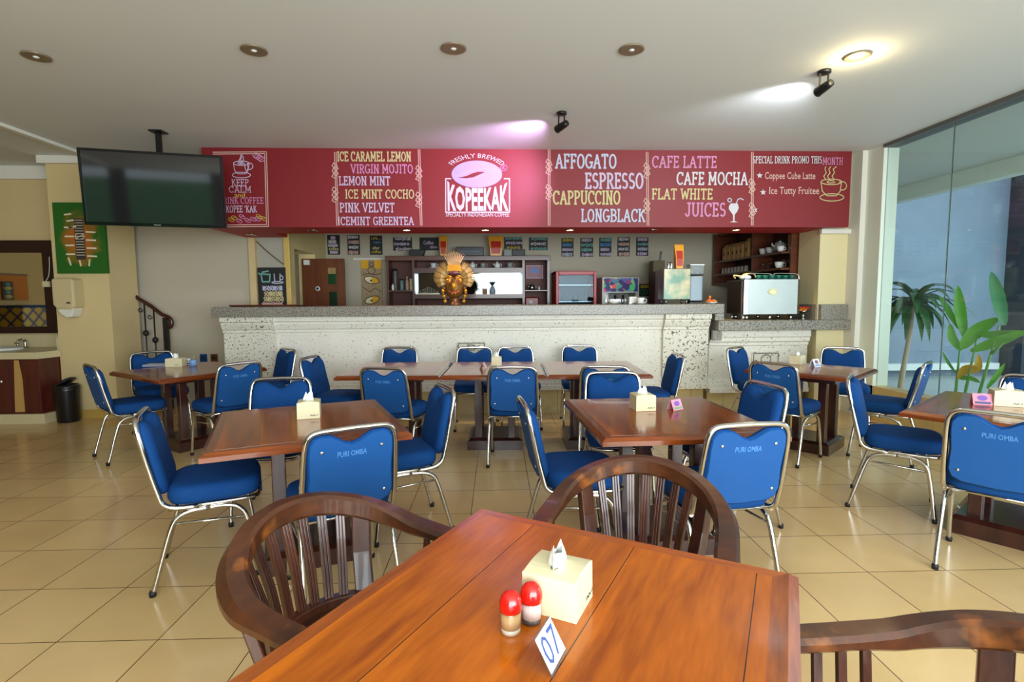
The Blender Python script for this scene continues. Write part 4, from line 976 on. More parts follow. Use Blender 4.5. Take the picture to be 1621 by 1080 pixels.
q = thing('draped_table', 'table draped in yellow and blue diamond cloth, seen in the wash mirror', 'table', (-8.6, (ye+yf)/2, 0))
hy = abs(ye-yf)/2
box('cloth', (-.25, -hy, .05), (.28, hy, z5-.10), m, q, .01); box('blue_runner', (-.26, -hy-.005, z5-.10), (.29, hy+.005, z5-.06), M_bluedk, q); box('frame', (-.22, -hy+.03, 0), (.24, hy-.03, .05), M_cab, q)

# bin
bnp = PZ(117, 665, 0)
bn = thing('trash_bin', 'black plastic bin with tilted swing lid beside the washstand', 'trash bin', (bnp.x, 6.10, 0))
MB().lathe([(.001, 0), (.098, 0), (.105, .02), (.118, .36), (.124, .385), (.118, .39), (.108, .38), (.1, .03)], n=28, cap=False).obj('body', M_black, bn)
MB().lathe([(.118, .385), (.122, .40), (.105, .425), (.098, .425), (.098, .41)], n=28, cap=False).obj('collar', M_black, bn)
q = Matrix.Translation((0.0, 0, .45)) @ Matrix.Rotation(math.radians(-32), 4, 'Y')
MB().lathe([(.001, -.01), (.095, -.008), (.098, .0), (.07, .022), (.001, .032)], n=24, M=q).obj('swing_lid', M_black, bn)
MB().ball((-.09, -.05, .40), .02, 8, 5, (1, .6, .5)).obj('paper_scrap', M_tissue, bn)
# sockets on the stair wall
for (px, py), lb, mm in (((322, 567), 'small blue wall socket near the stair wall foot', M_bluedk), ((339, 567), 'small brown wall socket beside the blue one', M_cab)):
    q = P(px, py, 6.89)
    s_ = thing('wall_socket', lb, 'socket', (q.x, 6.90, q.z)); box('plate', (-.045, -.012, -.05), (.045, 0, .05), mm, s_, .004); box('insert', (-.02, -.015, -.02), (.02, -.012, .02), M_black, s_)
# staircase and its railing
stp = thing('staircase', 'dark red stair treads behind the left pillar', 'staircase', (0, 0, 0))
for k in range(3): box('tread', (-4.945, 6.76, .17*k), (-4.12-.26*k, 6.895, .17*(k+1)), mat('stair_red', (110, 34, 28), .5), stp)
M_iron = mat('black_iron', (22, 20, 20), .45)
rg = thing('stair_railing', 'black iron stair railing with dark wooden handrail', 'railing', (0, 0, 0))
RY = 6.72
def rp_(px, py): q = P(px, py, RY); return (q.x, q.y, q.z)
hr = [rp_(195, 452)] + [rp_(215, 470), rp_(238, 484), rp_(255, 497), rp_(262, 500), rp_(269, 504), rp_(272, 511), rp_(270, 518), rp_(266, 517)]
MB().tube(smoothpath(hr, 4), .024, 8).obj('handrail', wood('rail_wood', (40, 14, 10), (70, 28, 18), .3, .4, axis=0), rg)
x0, _, z0 = rp_(262, 503); MB().box((x0-.025, RY-.025, 0), (x0+.025, RY+.025, z0)).obj('newel', M_iron, rg)
for px, py in ((228, 479), (243, 490)):
    x, _, z = rp_(px, py); 
    bl = MB().tube([(x, RY, .05), (x, RY, z)], .009, 6).obj('baluster', M_iron, rg)
    zc = z-.38 - (.0 if px < 235 else .0)
    MB().ball((x, RY, zc), .035, 8, 6, (1, 1, 1.1)).obj('basket_knot', M_iron, bl)
    sp = [(x-.05+(.012+.008*k/4)*math.cos(k*.7), RY, z-.09+(.012+.022*k/9)*math.sin(k*.7)) for k in range(10)]
    MB().tube(sp, .006, 5).obj('scroll', M_iron, rg)

# ================================================================== KITCHEN BACK WALL
def chalk_sign(label, px0, px1, py0, py1, Y, seed, cols=('lilac',), parent=None, words=None, group='small chalk posters on the back wall'):
    a = P(px0, py0, Y); b_ = P(px1, py1, Y)
    t = thing('chalk_poster', label, 'poster', ((a.x+b_.x)/2, Y+.02, (a.z+b_.z)/2), group=group)
    w_, h = (b_.x-a.x)/2, (a.z-b_.z)/2
    box('board', (-w_, -.012, -h), (w_, 0, h), M_board, t)
    rnd = random.Random(seed)
    if words:
        for txt, u0, u1, v0, v1, c in words:
            if txt == '~':      # illegible scrawl
                L_ = []; x = w_*u0; zc, hh_ = h*(v0+v1)/2, h*(v1-v0)/2
                while x < w_*u1-.01:
                    k = rnd.choice((0, 1, 2)); ww_ = hh_*rnd.uniform(.5, .9)
                    L_.append(ell(x+ww_/2, zc, ww_/2, hh_, 0, 2*PI, 8) if k == 0 else [(x, zc-hh_), (x, zc+hh_), (x+ww_, zc-hh_), (x+ww_, zc+hh_)] if k == 1 else [(x+ww_, zc+hh_), (x, zc+hh_*.4), (x+ww_, zc-hh_*.3), (x, zc-hh_)])
                    x += ww_*1.45
                strokes(L_, .006, -.0135, CH[c], t, 'chalk_lettering'); continue
            lettering(txt, w_*u0, w_*u1, h*v0, h*v1, -.0135, CH[c], t, .02)
    else:
        rows = 4 if h > w_ else 3; by = {c: [] for c in cols}
        for r in range(rows):
            zc = h*(.78-1.56*r/(rows-1)); x = -w_*rnd.uniform(.7, .85); c = cols[r % len(cols)]
            while x < w_*.75:
                hh_ = h*rnd.uniform(.10, .17)*(1 if h > w_ else 1.3); k = rnd.choice((0, 1, 2)); ww_ = w_*rnd.uniform(.16, .3)
                if k == 0: by[c].append(ell(x+ww_/2, zc, ww_/2, hh_, 0, 2*PI, 8))
                elif k == 1: by[c].append([(x, zc-hh_), (x, zc+hh_), (x+ww_, zc-hh_), (x+ww_, zc+hh_)])
                else: by[c].append([(x+ww_, zc+hh_), (x, zc+hh_*.4), (x+ww_, zc-hh_*.3), (x, zc-hh_)])
                x += ww_*1.5
        for c in by: strokes(by[c], .0065, -.0135, CH[c], t, 'chalk_lettering')
    return t
YB = 8.48
chalk_sign('leftmost chalk poster on the back wall, near the door', 517.5, 538, 372, 403, YB, 1, words=[('~', -.4, .3, .55, .85, 'lilac'), ('~', -.75, .6, .15, .45, 'white'), ('~', -.8, .8, -.2, .05, 'lilac'), ('coffee', -.8, .8, -.58, -.22, 'cream'), ('~', -.6, .8, -.88, -.66, 'lilac')])
chalk_sign('second chalk poster from the left, crowded with white chalk lettering', 549.4, 569.6, 372, 403, YB, 2, ('white', 'pale'))
chalk_sign('chalk poster with yellow and blue words about life and coffee', 585, 605.3, 373, 403.3, YB, 3, words=[('LIFE....', -.75, .8, .56, .86, 'yellow'), ('begins', -.4, .85, .12, .45, 'blue'), ('after', -.6, .6, -.45, -.1, 'cream'), ('coffee', -.8, .8, -.85, -.52, 'yellow')])
chalk_sign('wide chalk poster left of the dark folded case on the shelf', 622, 652.4, 376, 396.7, YB, 4, ('white', 'lilac'))
chalk_sign('wide chalk poster behind the left yellow coffee pack', 664, 694.5, 376, 396.3, YB, 5, words=[('Coffee', -.6, .45, -.1, .5, 'lilac'), ('time', .1, .85, -.7, -.25, 'lilac')])
chalk_sign('teal and yellow chalk poster beside the right yellow pack', 798, 827, 375.5, 394, YB, 6, ('teal', 'lilac', 'yellow'))
chalk_sign('wide grey chalk poster, last one above the shelf unit', 837.5, 867, 376, 396, YB, 7, ('teal', 'white'))
chalk_sign('chalk poster with yellow top and bottom lines, right of the shelf unit', 889, 908, 377, 406, YB, 8, ('yellow', 'blue', 'lilac', 'bluew', 'yellow'))
chalk_sign('teal chalk poster, second right of the shelf unit', 919, 939, 377, 406.5, YB, 9, ('lilac', 'teal', 'teal'))
chalk_sign('chalk poster in the middle of the right five, blue and lilac', 949, 968, 376.5, 406, YB, 10, ('teal', 'blue', 'lilac', 'lilac', 'cream'))
chalk_sign('chalk poster with swirls, fourth of the right five', 978, 997, 375.5, 405.5, YB, 11, ('white', 'pale'))
chalk_sign('darkest chalk poster, last on the right of the back wall', 1007.7, 1026.3, 376, 405, YB, 12, ('lilac', 'teal', 'bluew'))
chalk_sign('green and yellow chalk sign beside the drinks dispenser', 1012.5, 1040, 449.5, 469, YB, 14, words=[('~', -.85, .9, .35, .8, 'yellow'), ('COFFEE', -.9, .85, -.8, .15, 'green')], group='chalk signs')
cb = chalk_sign('tall chalkboard with teapot drawings on the grey panel at left', 407, 454, 423.5, 486, 6.85, 13, words=[('~', -.66, .72, -.16, .06, 'bluew'), ('~', -.58, .66, -.44, -.22, 'cream'), ('~', -.64, .74, -.72, -.48, 'cream'), ('~', -.78, .78, -.94, -.78, 'pale')], group='chalk signs')
ww_ = .16
strokes([[(-.13, .15), (-.12, .07), (-.03, .07), (-.02, .16), (-.13, .17)], [(-.14, .16), (-.16, .18)], [(-.12, .19), (-.04, .205)]], .009, -.0137, CH['teal'], cb, 'teapot_drawing')
strokes([[(.03, .17), (.035, .07), (.10, .07), (.105, .17)], ell(.12, .12, .02, .025), ell(.07, .06, .07, .012)], .006, -.0137, CH['bluew'], cb, 'mug_drawing')
# hanging cord of the chalkboard
MB().tube(smoothpath([tuple(P(406, 382, 6.86)), tuple(P(425, 400, 6.87)), tuple(P(452, 421, 6.87))], 4), .006, 5).obj('chalkboard_cord', mat('brown_cord', (96, 72, 44), .7)); tag(C.objects['chalkboard_cord'], 'thin brown cord slanting across the grey panel above the chalkboard', 'cord')
# kitchen door
da = P(478, 410, 7.95); db = P(545, 410, 7.95)
kd = thing('door_1', 'brown kitchen door standing open behind the bar', 'door', (0, 0, 0)); kd['kind'] = 'structure'
lf = box('door_leaf', (da.x, 7.93, .02), (db.x, 7.97, da.z), wood('door_wood', (86, 40, 12), (122, 62, 20), .4, .2, axis=2, stretch=8, scale=3), kd)
q0 = P(519, 424, 7.925); q1 = P(532, 450, 7.925)
box('glazing', (q0.x, 7.925, q1.z), (q1.x, 7.93, q0.z-.09), mat('green_glass', (20, 70, 36), .2), kd)
box('poster', (q0.x, 7.923, q0.z-.09), (q1.x, 7.93, q0.z), mat('tan_paper', (170, 140, 90), .8, noise=.4, nscale=40), kd)
q2 = P(521, 462, 7.925); box('glazing', (q2.x, 7.925, .9), (q1.x+.01, 7.93, q2.z), mat('dark_green_glass', (16, 50, 30), .2), kd)
q3 = P(503, 457, 7.92); MB().lathe([(.001, 0), (.034, 0), (.034, .006), (.001, .008)], n=16, M=Matrix.Translation(q3) @ Matrix.Rotation(PI/2, 4, 'X')).obj('sticker', M_tissue, kd); MB().lathe([(.001, .008), (.02, .008), (.001, .01)], n=12, M=Matrix.Translation(q3) @ Matrix.Rotation(PI/2, 4, 'X')).obj('sticker_mark', M_ink, kd)
q4 = P(481, 414, 7.9); box('door_closer', (q4.x, 7.88, q4.z-.05), (q4.x+.08, 7.93, q4.z+.02), M_white, kd)
struct(box('trim_15', (db.x+.0, 8.46, da.z+.02), (-1.62, 8.5, da.z+.05), M_white))
# yellow eye painting
ea = P(571, 410, 8.47); eb = P(606, 490, 8.47)
ep = thing('tall_painting', 'tall painting with two yellow fish shapes beside the shelf unit', 'painting', ((ea.x+eb.x)/2, 8.5, (ea.z+eb.z)/2))
w_, h_ = (eb.x-ea.x)/2, (ea.z-eb.z)/2
box('canvas', (-w_, -.025, -h_), (w_, 0, h_), mat('ochre_paint', (176, 150, 112), .7, noise=.5, nscale=30), ep)
for s_ in (-1, 1): box('yellow_patch', (min(s_*w_*.3, s_*w_), -.027, h_*.62), (max(s_*w_*.3, s_*w_), -.025, h_), mat('paint_yellow', (232, 170, 20), .6), ep)
for zc, t_ in ((h_*.17, -.2), (-h_*.62, .25)):
    e = [(w_*.72*math.cos(a)*math.cos(t_)-h_*.13*math.sin(a)*abs(math.sin(a))**.3*math.sin(t_), zc+w_*.72*math.cos(a)*math.sin(t_)+h_*.14*math.sin(a)) for a in [k*PI/12 for k in range(24)]]
    MB().prism(e, -.028, -.0255).obj('fish_shape', MATS['paint_yellow'], ep)
    MB().prism([(x if x < 0 else 0, z) for x, z in e], -.029, -.028).obj('fish_highlight', mat('pale_yellow', (236, 224, 170), .6), ep)
    strokes([e+[e[0]]], .006, -.0295, M_ink, ep, 'fish_outline'); MB().prism(ell(-.01, zc-.01, .016, .016, n=12)[:-1], -.031, -.029).obj('fish_eye', M_ink, ep)
strokes([ell(0, h_*.55, w_*.35, h_*.14), ell(0, h_*.78, w_*.2, h_*.08), [(-w_*.9, -h_*.1), (-w_*.2, -h_*.3), (w_*.3, -h_*.15), (w_*.9, -h_*.3)], [(-w_*.9, .36*h_), (-.4*w_, .42*h_), (.5*w_, .38*h_), (w_*.9, .45*h_)]], .005, -.027, mat('brown_line', (80, 50, 40), .7), ep, 'painted_line')

# shelf unit
YS = 8.14
su = thing('shelf_unit', 'brown wooden back-bar shelf unit with a mirrored middle', 'shelf unit', (0, 0, 0))
X0, X1 = P(612, 440, YS).x, P(870, 440, YS).x
zz = lambda py: P(740, py, YS).z
xs_ = lambda px: P(px, 440, YS).x
ZTOP = zz(405)
M_cab2 = mat('shelf_inside', (92, 48, 36), .6)
box('back_board', (X0, 8.46, .9), (X1, 8.49, ZTOP-.03), M_cab2, su)
box('top_board', (X0-.01, YS-.02, zz(412.5)), (X1+.01, 8.49, ZTOP), M_cab, su, .004)
for px in (612, 652.5, 827, 866.5): box('upright', (xs_(px), YS, .9), (xs_(px+3.6), 8.46, zz(412.5)), M_cab, su)
box('rail', (xs_(656), YS, zz(432)), (xs_(827), 8.46, zz(424.3)), M_cab, su)
box('rail', (xs_(656), YS, zz(472.5)), (xs_(827), 8.46, zz(466)), M_cab, su)
box('shelf', (xs_(615.5), YS+.01, zz(461)), (xs_(652.5), 8.46, zz(459)), M_cab, su)
box('shelf', (xs_(830.5), YS+.01, zz(461.5)), (xs_(866.5), 8.46, zz(459.8)), M_cab, su)
box('mirror_panel', (xs_(656), 8.36, zz(466)), (xs_(827), 8.37, zz(432)), mat('bar_mirror', (142, 146, 146), .03, 1.0), su)
box('mirror_stile', (xs_(695), 8.34, zz(466)), (xs_(697.5), 8.36, zz(432)), M_cabdk, su)
box('base_cabinet', (X0, 8.0, 0), (X1, 8.46, .9), M_cab, su)
def cup(label, x, y, z, s=1.0, m=None, group='cups on the shelves', handle=1, saucer=False):
    t = thing('cup', label, 'cup', (x, y, z), 0, group)
    MB().lathe([(.001, 0), (.022*s, 0), (.024*s, .006*s), (.034*s, .03*s), (.04*s, .058*s), (.037*s, .058*s), (.03*s, .028*s), (.001, .01*s)], at=(0, 0, .006 if saucer else 0), n=16).obj('bowl', m or M_china, t)
    hx = .036*s*handle
    MB().tube([(hx, 0, .05*s), (hx+.022*s*handle, 0, .046*s), (hx+.024*s*handle, 0, .026*s), (hx*.85, 0, .018*s)], .004*s, 6).obj('handle', m or M_china, t)
    if saucer: MB().lathe([(.001, 0), (.03*s, 0), (.06*s, .01*s), (.06*s, .013*s), (.03*s, .005*s), (.001, .005*s)], n=18).obj('saucer', m or M_china, t)
    return t
def pot(label, x, y, z, s=1.0, m=None, lid=None, name='teapot'):
    t = thing(name, label, 'pot', (x, y, z))
    MB().lathe([(.001, 0), (.045*s, 0), (.06*s, .03*s), (.06*s, .075*s), (.045*s, .10*s), (.03*s, .108*s), (.001, .11*s)], n=18).obj('body', m or M_china, t)
    MB().tube([(.05*s, 0, .085*s), (.085*s, 0, .082*s), (.09*s, 0, .045*s), (.058*s, 0, .03*s)], .007*s, 6).obj('handle', m or M_china, t)
    MB().tube([(-.05*s, 0, .05*s), (-.075*s, 0, .075*s), (-.085*s, 0, .10*s)], [.014*s, .01*s, .008*s], 6).obj('spout', m or M_china, t)
    MB().lathe([(.03*s, .107*s), (.028*s, .118*s), (.008*s, .124*s), (.011*s, .135*s), (.001, .14*s)], n=14).obj('lid', lid or m or M_china, t)
YC = 8.25
zn = P(740, 424.3, YS).z+.001
def bx_(px): return P(px, 420, YC).x
cup('white cup with saucer in the shelf niche left of the golden mask', bx_(686), YC, zn, 1.25, saucer=True)
pot('white milk pot in the niche just right of the golden mask', bx_(748), YC, zn, .74)
cup('grey cup and saucer in the niche between the two white pots', bx_(764.5), YC, zn, 1.2, mat('grey_glaze', (150, 152, 146), .3), saucer=True)
pot('white teapot in the niche, right of the grey cup', bx_(787), YC, zn, .76)
cup('grey cup with saucer at the right end of the niche', bx_(807), YC, zn, 1.25, MATS['grey_glaze'], saucer=True)
# shelf contents, left bay
def cyl(name, label, cat, x, y, z, r, h, m, top=None, neck=None, group=None):
    t = thing(name, label, cat, (x, y, z), 0, group)
    MB().lathe([(.001, 0), (r*.95, 0), (r, .004), (r, h*.72 if neck else h*.97), (neck or r*.94, h*.86 if neck else h), (neck or .001, h)] + ([(.001, h)] if neck else []), n=16).obj('body', m, t)
    if top: MB().lathe([(.001, h), ((neck or r)*1.02, h), ((neck or r)*1.02, h*1.10), (.001, h*1.11)], n=14).obj('cap', top, t)
    return t
zl = zz(459)+.001
cyl('coffee_grinder', 'tall dark grey cylinder in the left bay of the shelf unit', 'grinder', xs_(623), 8.28, zl, .036, .30, mat('grey_metal', (96, 92, 92), .4), M_black)
cyl('glass_jar', 'teal jar with black lid in the left bay of the shelf unit', 'jar', xs_(633.5), 8.28, zl, .033, .155, mat('teal_jar', (110, 130, 130), .3), M_black)
cyl('syrup_bottle', 'pale bottle with white tip in the left bay of the shelf unit', 'bottle', xs_(642), 8.28, zl, .026, .19, mat('pale_label', (190, 160, 130), .5), M_tissue, .01)
t = thing('paper_packet', 'cream paper packet in the left bay of the shelf unit', 'packet', (xs_(649.5)-.005, 8.3, zl)); box('packet', (-.026, -.03, 0), (.026, .03, .17), mat('cream_paper', (218, 198, 150), .7), t, .003); box('fold', (-.026, -.008, .17), (.026, .008, .18), MATS['cream_paper'], t)
cyl('salt_pot', 'small white cone pot left of the teal jar', 'pot', xs_(621)-.004, 8.19, zl, .018, .10, M_tissue, None, .006)
# right bay
fa = P(833, 420, 8.40); fb2 = P(860, 441, 8.40)
t = thing('framed_photo', 'small framed picture with a blue centre in the right shelf bay', 'picture', ((fa.x+fb2.x)/2, 8.44, (fa.z+fb2.z)/2))
box('frame', (-(fb2.x-fa.x)/2, -.02, -(fa.z-fb2.z)/2), ((fb2.x-fa.x)/2, 0, (fa.z-fb2.z)/2), mat('mauve_frame', (178, 146, 158), .5), t)
box('picture', (-(fb2.x-fa.x)/2+.015, -.022, -(fa.z-fb2.z)/2+.015), ((fb2.x-fa.x)/2-.015, -.02, (fa.z-fb2.z)/2-.015), mat('rose_picture', (150, 100, 110), .5), t)
MB().prism(ell(0, .02, .075, .04, n=20)[:-1], -.024, -.022).obj('blue_oval', mat('picture_blue', (84, 120, 180), .5), t)
zr = zz(459.8)+.001
pot('small steel pot on the right bay shelf', xs_(843), 8.27, zr, .75, M_steel, name='steel_pot')
cyl('cream_jug', 'tiny pale jug right of the steel pot', 'jug', xs_(854.5), 8.25, zr, .014, .06, M_china, None, .006)
rm = P(842, 481, 8.22)
t = thing('red_machine', 'small red machine with round badge low in the right bay', 'machine', (rm.x, 8.28, 1.20)); box('body', (-.11, -.08, 0), (.11, .1, .18), mat('deep_red', (130, 18, 24), .3), t, .02)
MB().lathe([(.001, 0), (.028, 0), (.028, .004), (.001, .006)], n=14, M=Matrix.Translation((-.02, -.08, .1)) @ Matrix.Rotation(PI/2, 4, 'X')).obj('badge', M_tissue, t)
struct(box('trim_16', (X0+.05, 8.1, 1.15), (X1-.05, 8.46, 1.2), M_cab))
# things standing before the mirror
zm = zz(466)+.001
t = thing('coffee_dripper', 'dark funnel coffee dripper on a glass stand before the mirror', 'dripper', (xs_(779.5), 8.22, zm))
MB().lathe([(.012, .13), (.05, .185), (.056, .19), (.05, .186), (.01, .128)], n=18, cap=False).obj('funnel', mat('dark_teal', (36, 64, 62), .4), t)
MB().lathe([(.001, 0), (.045, 0), (.05, .06), (.03, .11), (.012, .13), (.001, .13)], n=18).obj('carafe', mat('carafe_grey', (140, 160, 170), .15), t)
for px, lb in ((755, 'leftmost glass tumbler before the bar mirror'), (800, 'glass tumbler right of the dripper before the mirror'), (812, 'rightmost glass tumbler before the bar mirror')):
    t = thing('glass_tumbler', lb, 'glass', (xs_(px), 8.22, zm), 0, 'tumblers before the bar mirror'); MB().lathe([(.001, 0), (.03, 0), (.036, .09), (.033, .09), (.028, .006), (.001, .006)], n=16).obj('tumbler', M_glass2, t)
t = thing('wooden_caddy', 'small brown box right of the golden mask before the mirror', 'box', (xs_(767), 8.22, zm)); box('caddy', (-.04, -.03, 0), (.04, .03, .085), mat('tan_wood', (140, 96, 50), .6), t, .003); box('rim', (-.043, -.033, .075), (.043, .033, .088), M_cab, t)
t = thing('ornate_rack', 'silvery scrolled ornament before the mirror left of the golden mask', 'ornament', (xs_(677), 8.22, zm))
b = MB()
for k in range(-5, 6): b.tube([(k*.028+.016*math.cos(a), 0, .025+.10*(1-abs(k)/6.5)*.5+(.10*(1-abs(k)/6.5))*.5*math.sin(a)) for a in [j*PI/6 for j in range(13)]], .006, 5)
b.obj('scroll', mat('tarnished_silver', (150, 145, 125), .3, .8), t); box('foot', (-.17, -.02, 0), (.17, .02, .02), MATS['tarnished_silver'], t)
# on top of the shelf unit
t = thing('folded_case', 'dark grey folded case on the left end of the shelf unit', 'case', (xs_(660), 8.27, ZTOP+.001))
MB().prism([(-.10, 0), (.085, 0), (.12, .10), (-.12, .10), (-.125, .03)], -.08, .08).obj('shell', mat('charcoal', (48, 46, 42), .6), t, .008); box('strap', (-.12, -.082, .055), (.115, -.08, .07), M_black, t)
def pack(label, px, w_, h, z, Y):
    t = thing('coffee_pack', label, 'packet', (P(px, 390, Y).x, Y, z), 0, 'yellow coffee packs')
    MB().rings([[(-w_*.7, -.04, 0), (w_*.7, -.04, 0), (w_*.7, .04, 0), (-w_*.7, .04, 0)], [(-w_*.8, -.045, h*.4), (w_*.8, -.045, h*.4), (w_*.8, .045, h*.4), (-w_*.8, .045, h*.4)], [(-w_, -.006, h), (w_, -.006, h), (w_, .006, h), (-w_, .006, h)]], False).obj('pouch', mat('pack_yellow', (236, 164, 40), .35), t)
    MB().rings([[(-w_*.55, -.0465, h*.12), (w_*.55, -.0465, h*.12), (w_*.62, -.048, h*.40), (-w_*.62, -.048, h*.40)], [(-w_*.55, -.05, h*.12), (w_*.55, -.05, h*.12), (w_*.62, -.051, h*.40), (-w_*.62, -.051, h*.40)]], False).obj('label', mat('pack_red', (190, 40, 30), .4), t)
    MB().rings([[(-w_*.62, -.048, h*.41), (w_*.62, -.048, h*.41), (w_*.66, -.026, h*.74), (-w_*.66, -.026, h*.74)], [(-w_*.62, -.051, h*.41), (w_*.62, -.051, h*.41), (w_*.66, -.029, h*.74), (-w_*.66, -.029, h*.74)]], False).obj('label', MATS['pack_red'], t)
pack('narrow yellow and red coffee pack left of the dark printer', 702, .065, .31, ZTOP+.001, 8.27)
pack('wide yellow and red coffee pack right of the dark printer', 785, .12, .31, ZTOP+.001, 8.27)
t = thing('receipt_printer', 'long black machine on top of the shelf unit', 'printer', (xs_(744), 8.27, ZTOP+.001)); box('body', (-.21, -.1, 0), (.21, .1, .135), mat('navy_black', (26, 29, 38), .35), t, .008); box('slot', (-.15, -.103, .06), (.15, -.1, .08), mat('grey_slot', (60, 66, 80), .3), t)
t = thing('speaker_box', 'dark grey box with pale side at the right end of the shelf top', 'box', (xs_(816), 8.27, ZTOP+.001)); box('body', (-.05, -.07, 0), (.155, .07, .10), mat('slate', (52, 54, 54), .5), t, .012); box('pale_side', (-.17, -.07, 0), (-.05, .07, .095), mat('pale_grey', (140, 146, 140), .5), t, .004)
# red fridge
f0 = P(880, 429.5, 7.85); f1 = P(944.5, 470, 7.85)
t = thing('display_fridge', 'red framed glass-door fridge behind the bar', 'fridge', ((f0.x+f1.x)/2, 7.85, 0)); fw = (f1.x-f0.x)/2; fz = f0.z
b = MB().box((-fw, .06, .02), (-fw+.02, .55, fz)).box((fw-.02, .06, .02), (fw, .55, fz)).box((-fw, .53, .02), (fw, .55, fz)).box((-fw, .06, fz-.03), (fw, .55, fz)).box((-fw, .06, .02), (fw, .55, .12))
b.obj('body', mat('fridge_red', (190, 28, 36), .35), t)
M_frr = MATS['fridge_red']
dr = MB().box((-fw, 0, .1), (-fw+.045, .055, fz)).box((fw-.045, 0, .1), (fw, .055, fz)).box((-fw+.045, 0, fz-.055), (fw-.045, .055, fz)).box((-fw+.045, 0, .1), (fw-.045, .055, .16)).obj('door', M_frr, t, .006)
box('door_glass', (-fw+.045, .02, .16), (fw-.045, .03, fz-.055), glassmat('fridge_glass', (.75, .85, .9), .010), dr)
for z in (.5, .9, 1.3, 1.55): box('rack', (-fw+.03, .1, z), (fw-.03, .5, z+.012), M_steel, t)
box('lining', (-fw+.025, .50, .13), (fw-.025, .525, fz-.04), mat('lining', (74, 98, 110), .6), t)
n_ = 0
for k in range(6):
    q = thing('drink_bottle', 'small bottle on the upper rack inside the red fridge', 'bottle', (t.location.x-fw+.09+.08*k, 8.1, 1.313), 0, 'bottles in the red fridge')
    MB().lathe([(.001, 0), (.028, 0), (.03, .08), (.014, .12), (.012, .155), (.001, .157)], n=12).obj('bottle_body', mat('bottle_teal', (90, 130, 140), .2), q)
# drinks dispenser with light box
g0 = P(953.5, 439, 7.8); g1 = P(1011.5, 480, 7.8)
t = thing('drinks_dispenser', 'white drinks dispenser with a colourful lit panel behind the bar', 'dispenser', ((g0.x+g1.x)/2, 7.8, .9)); gw = (g1.x-g0.x)/2; gz = g0.z-.9
zt_ = g0.z-P(980, 464, 7.8).z
box('top_case', (-gw, 0, gz-zt_), (gw, .45, gz), mat('dispenser_white', (206, 206, 200), .4), t, .006)
m, nt, b = newmat('fruit_panel'); L = nt.links.new; tc = nt.nodes.new('ShaderNodeTexCoord'); v = nt.nodes.new('ShaderNodeTexVoronoi'); v.inputs['Scale'].default_value = 14; L(tc.outputs['Object'], v.inputs['Vector'])
rp = nt.nodes.new('ShaderNodeValToRGB'); rp.color_ramp.elements[0].color = srgb(40, 26, 90); rp.color_ramp.elements[0].position = .35; rp.color_ramp.elements[1].color = srgb(230, 120, 60)
for p_, c_ in ((.5, (200, 50, 90)), (.62, (60, 160, 90)), (.72, (70, 60, 140)), (.85, (110, 190, 90))): e = rp.color_ramp.elements.new(p_); e.color = srgb(*c_)
sp_ = nt.nodes.new('ShaderNodeSeparateColor'); L(v.outputs['Color'], sp_.inputs[0]); L(sp_.outputs[0], rp.inputs[0]); L(rp.outputs[0], b.inputs['Base Color']); L(rp.outputs[0], b.inputs['Emission Color']); b.inputs['Emission Strength'].default_value = .35
box('picture_panel', (-gw+.02, -.004, gz-zt_+.02), (gw-.02, 0, gz-.015), m, t)
MB().box((-gw, 0, 0), (-gw+.05, .45, gz-zt_)).box((gw-.05, 0, 0), (gw, .45, gz-zt_)).box((-gw+.05, .4, 0), (gw-.05, .45, gz-zt_)).obj('frame', MATS['dispenser_white'], t)
box('tank_glass', (-gw+.05, .03, .02), (gw-.05, .04, gz-zt_), M_glass2, t)
for k in range(2): MB().tube([(-.06+.12*k, .1, .1), (-.06+.12*k, .1, .5)], .02, 8).obj('tap', M_steel, t)
struct(box('trim_17', (.95, 7.75, 0), (3.7, 8.5, .895), M_cab))
t = thing('maroon_crate', 'dark maroon case left of the mirrored coffee grinder', 'case', (P(1047, 455, 7.4).x, 7.5, .9)); q = P(1047, 429, 7.4); box('case_body', (-.06, 0, 0), (.09, .3, q.z-.9), mat('maroon', (72, 30, 34), .5), t, .006); box('lid_seam', (-.062, -.002, .3), (.092, .0, .31), M_black, t)

# ================================================================== ON THE BAR TOP
ZB = 1.2835
# golden mask with a fan of feathers
mk = thing('golden_mask', 'golden carved ceremonial mask with a fan crown on the bar top', 'mask', (P(720, 480, 6.3).x, 6.3, ZB))
M_gold = mat('old_gold', (128, 88, 36), .45, .6, noise=.3, nscale=30); M_gold2 = mat('bright_gold', (206, 146, 40), .35, .6); M_rust = mat('rust_red', (150, 60, 40), .5)
k_ = 6.3/834
MB().lathe([(.001, 0), (.075, 0), (.08, .015), (.06, .03), (.05, .06), (.062, .085), (.001, .09)], n=20).obj('pedestal', mat('bronze', (128, 84, 44), .4, .5, noise=.3, nscale=20), mk)
b = MB()
b.rings([[(w_*math.cos(a), -.01+dpt*math.sin(a)*(1 if math.sin(a) < 0 else .4), z) for a in [2*PI*j/20 for j in range(20)]] for z, w_, dpt in ((.085, .05, .05), (.11, .085, .085), (.15, .105, .11), (.20, .112, .12), (.25, .105, .115), (.30, .095, .10), (.34, .085, .08), (.36, .05, .05))], True).obj('face', M_gold, mk)
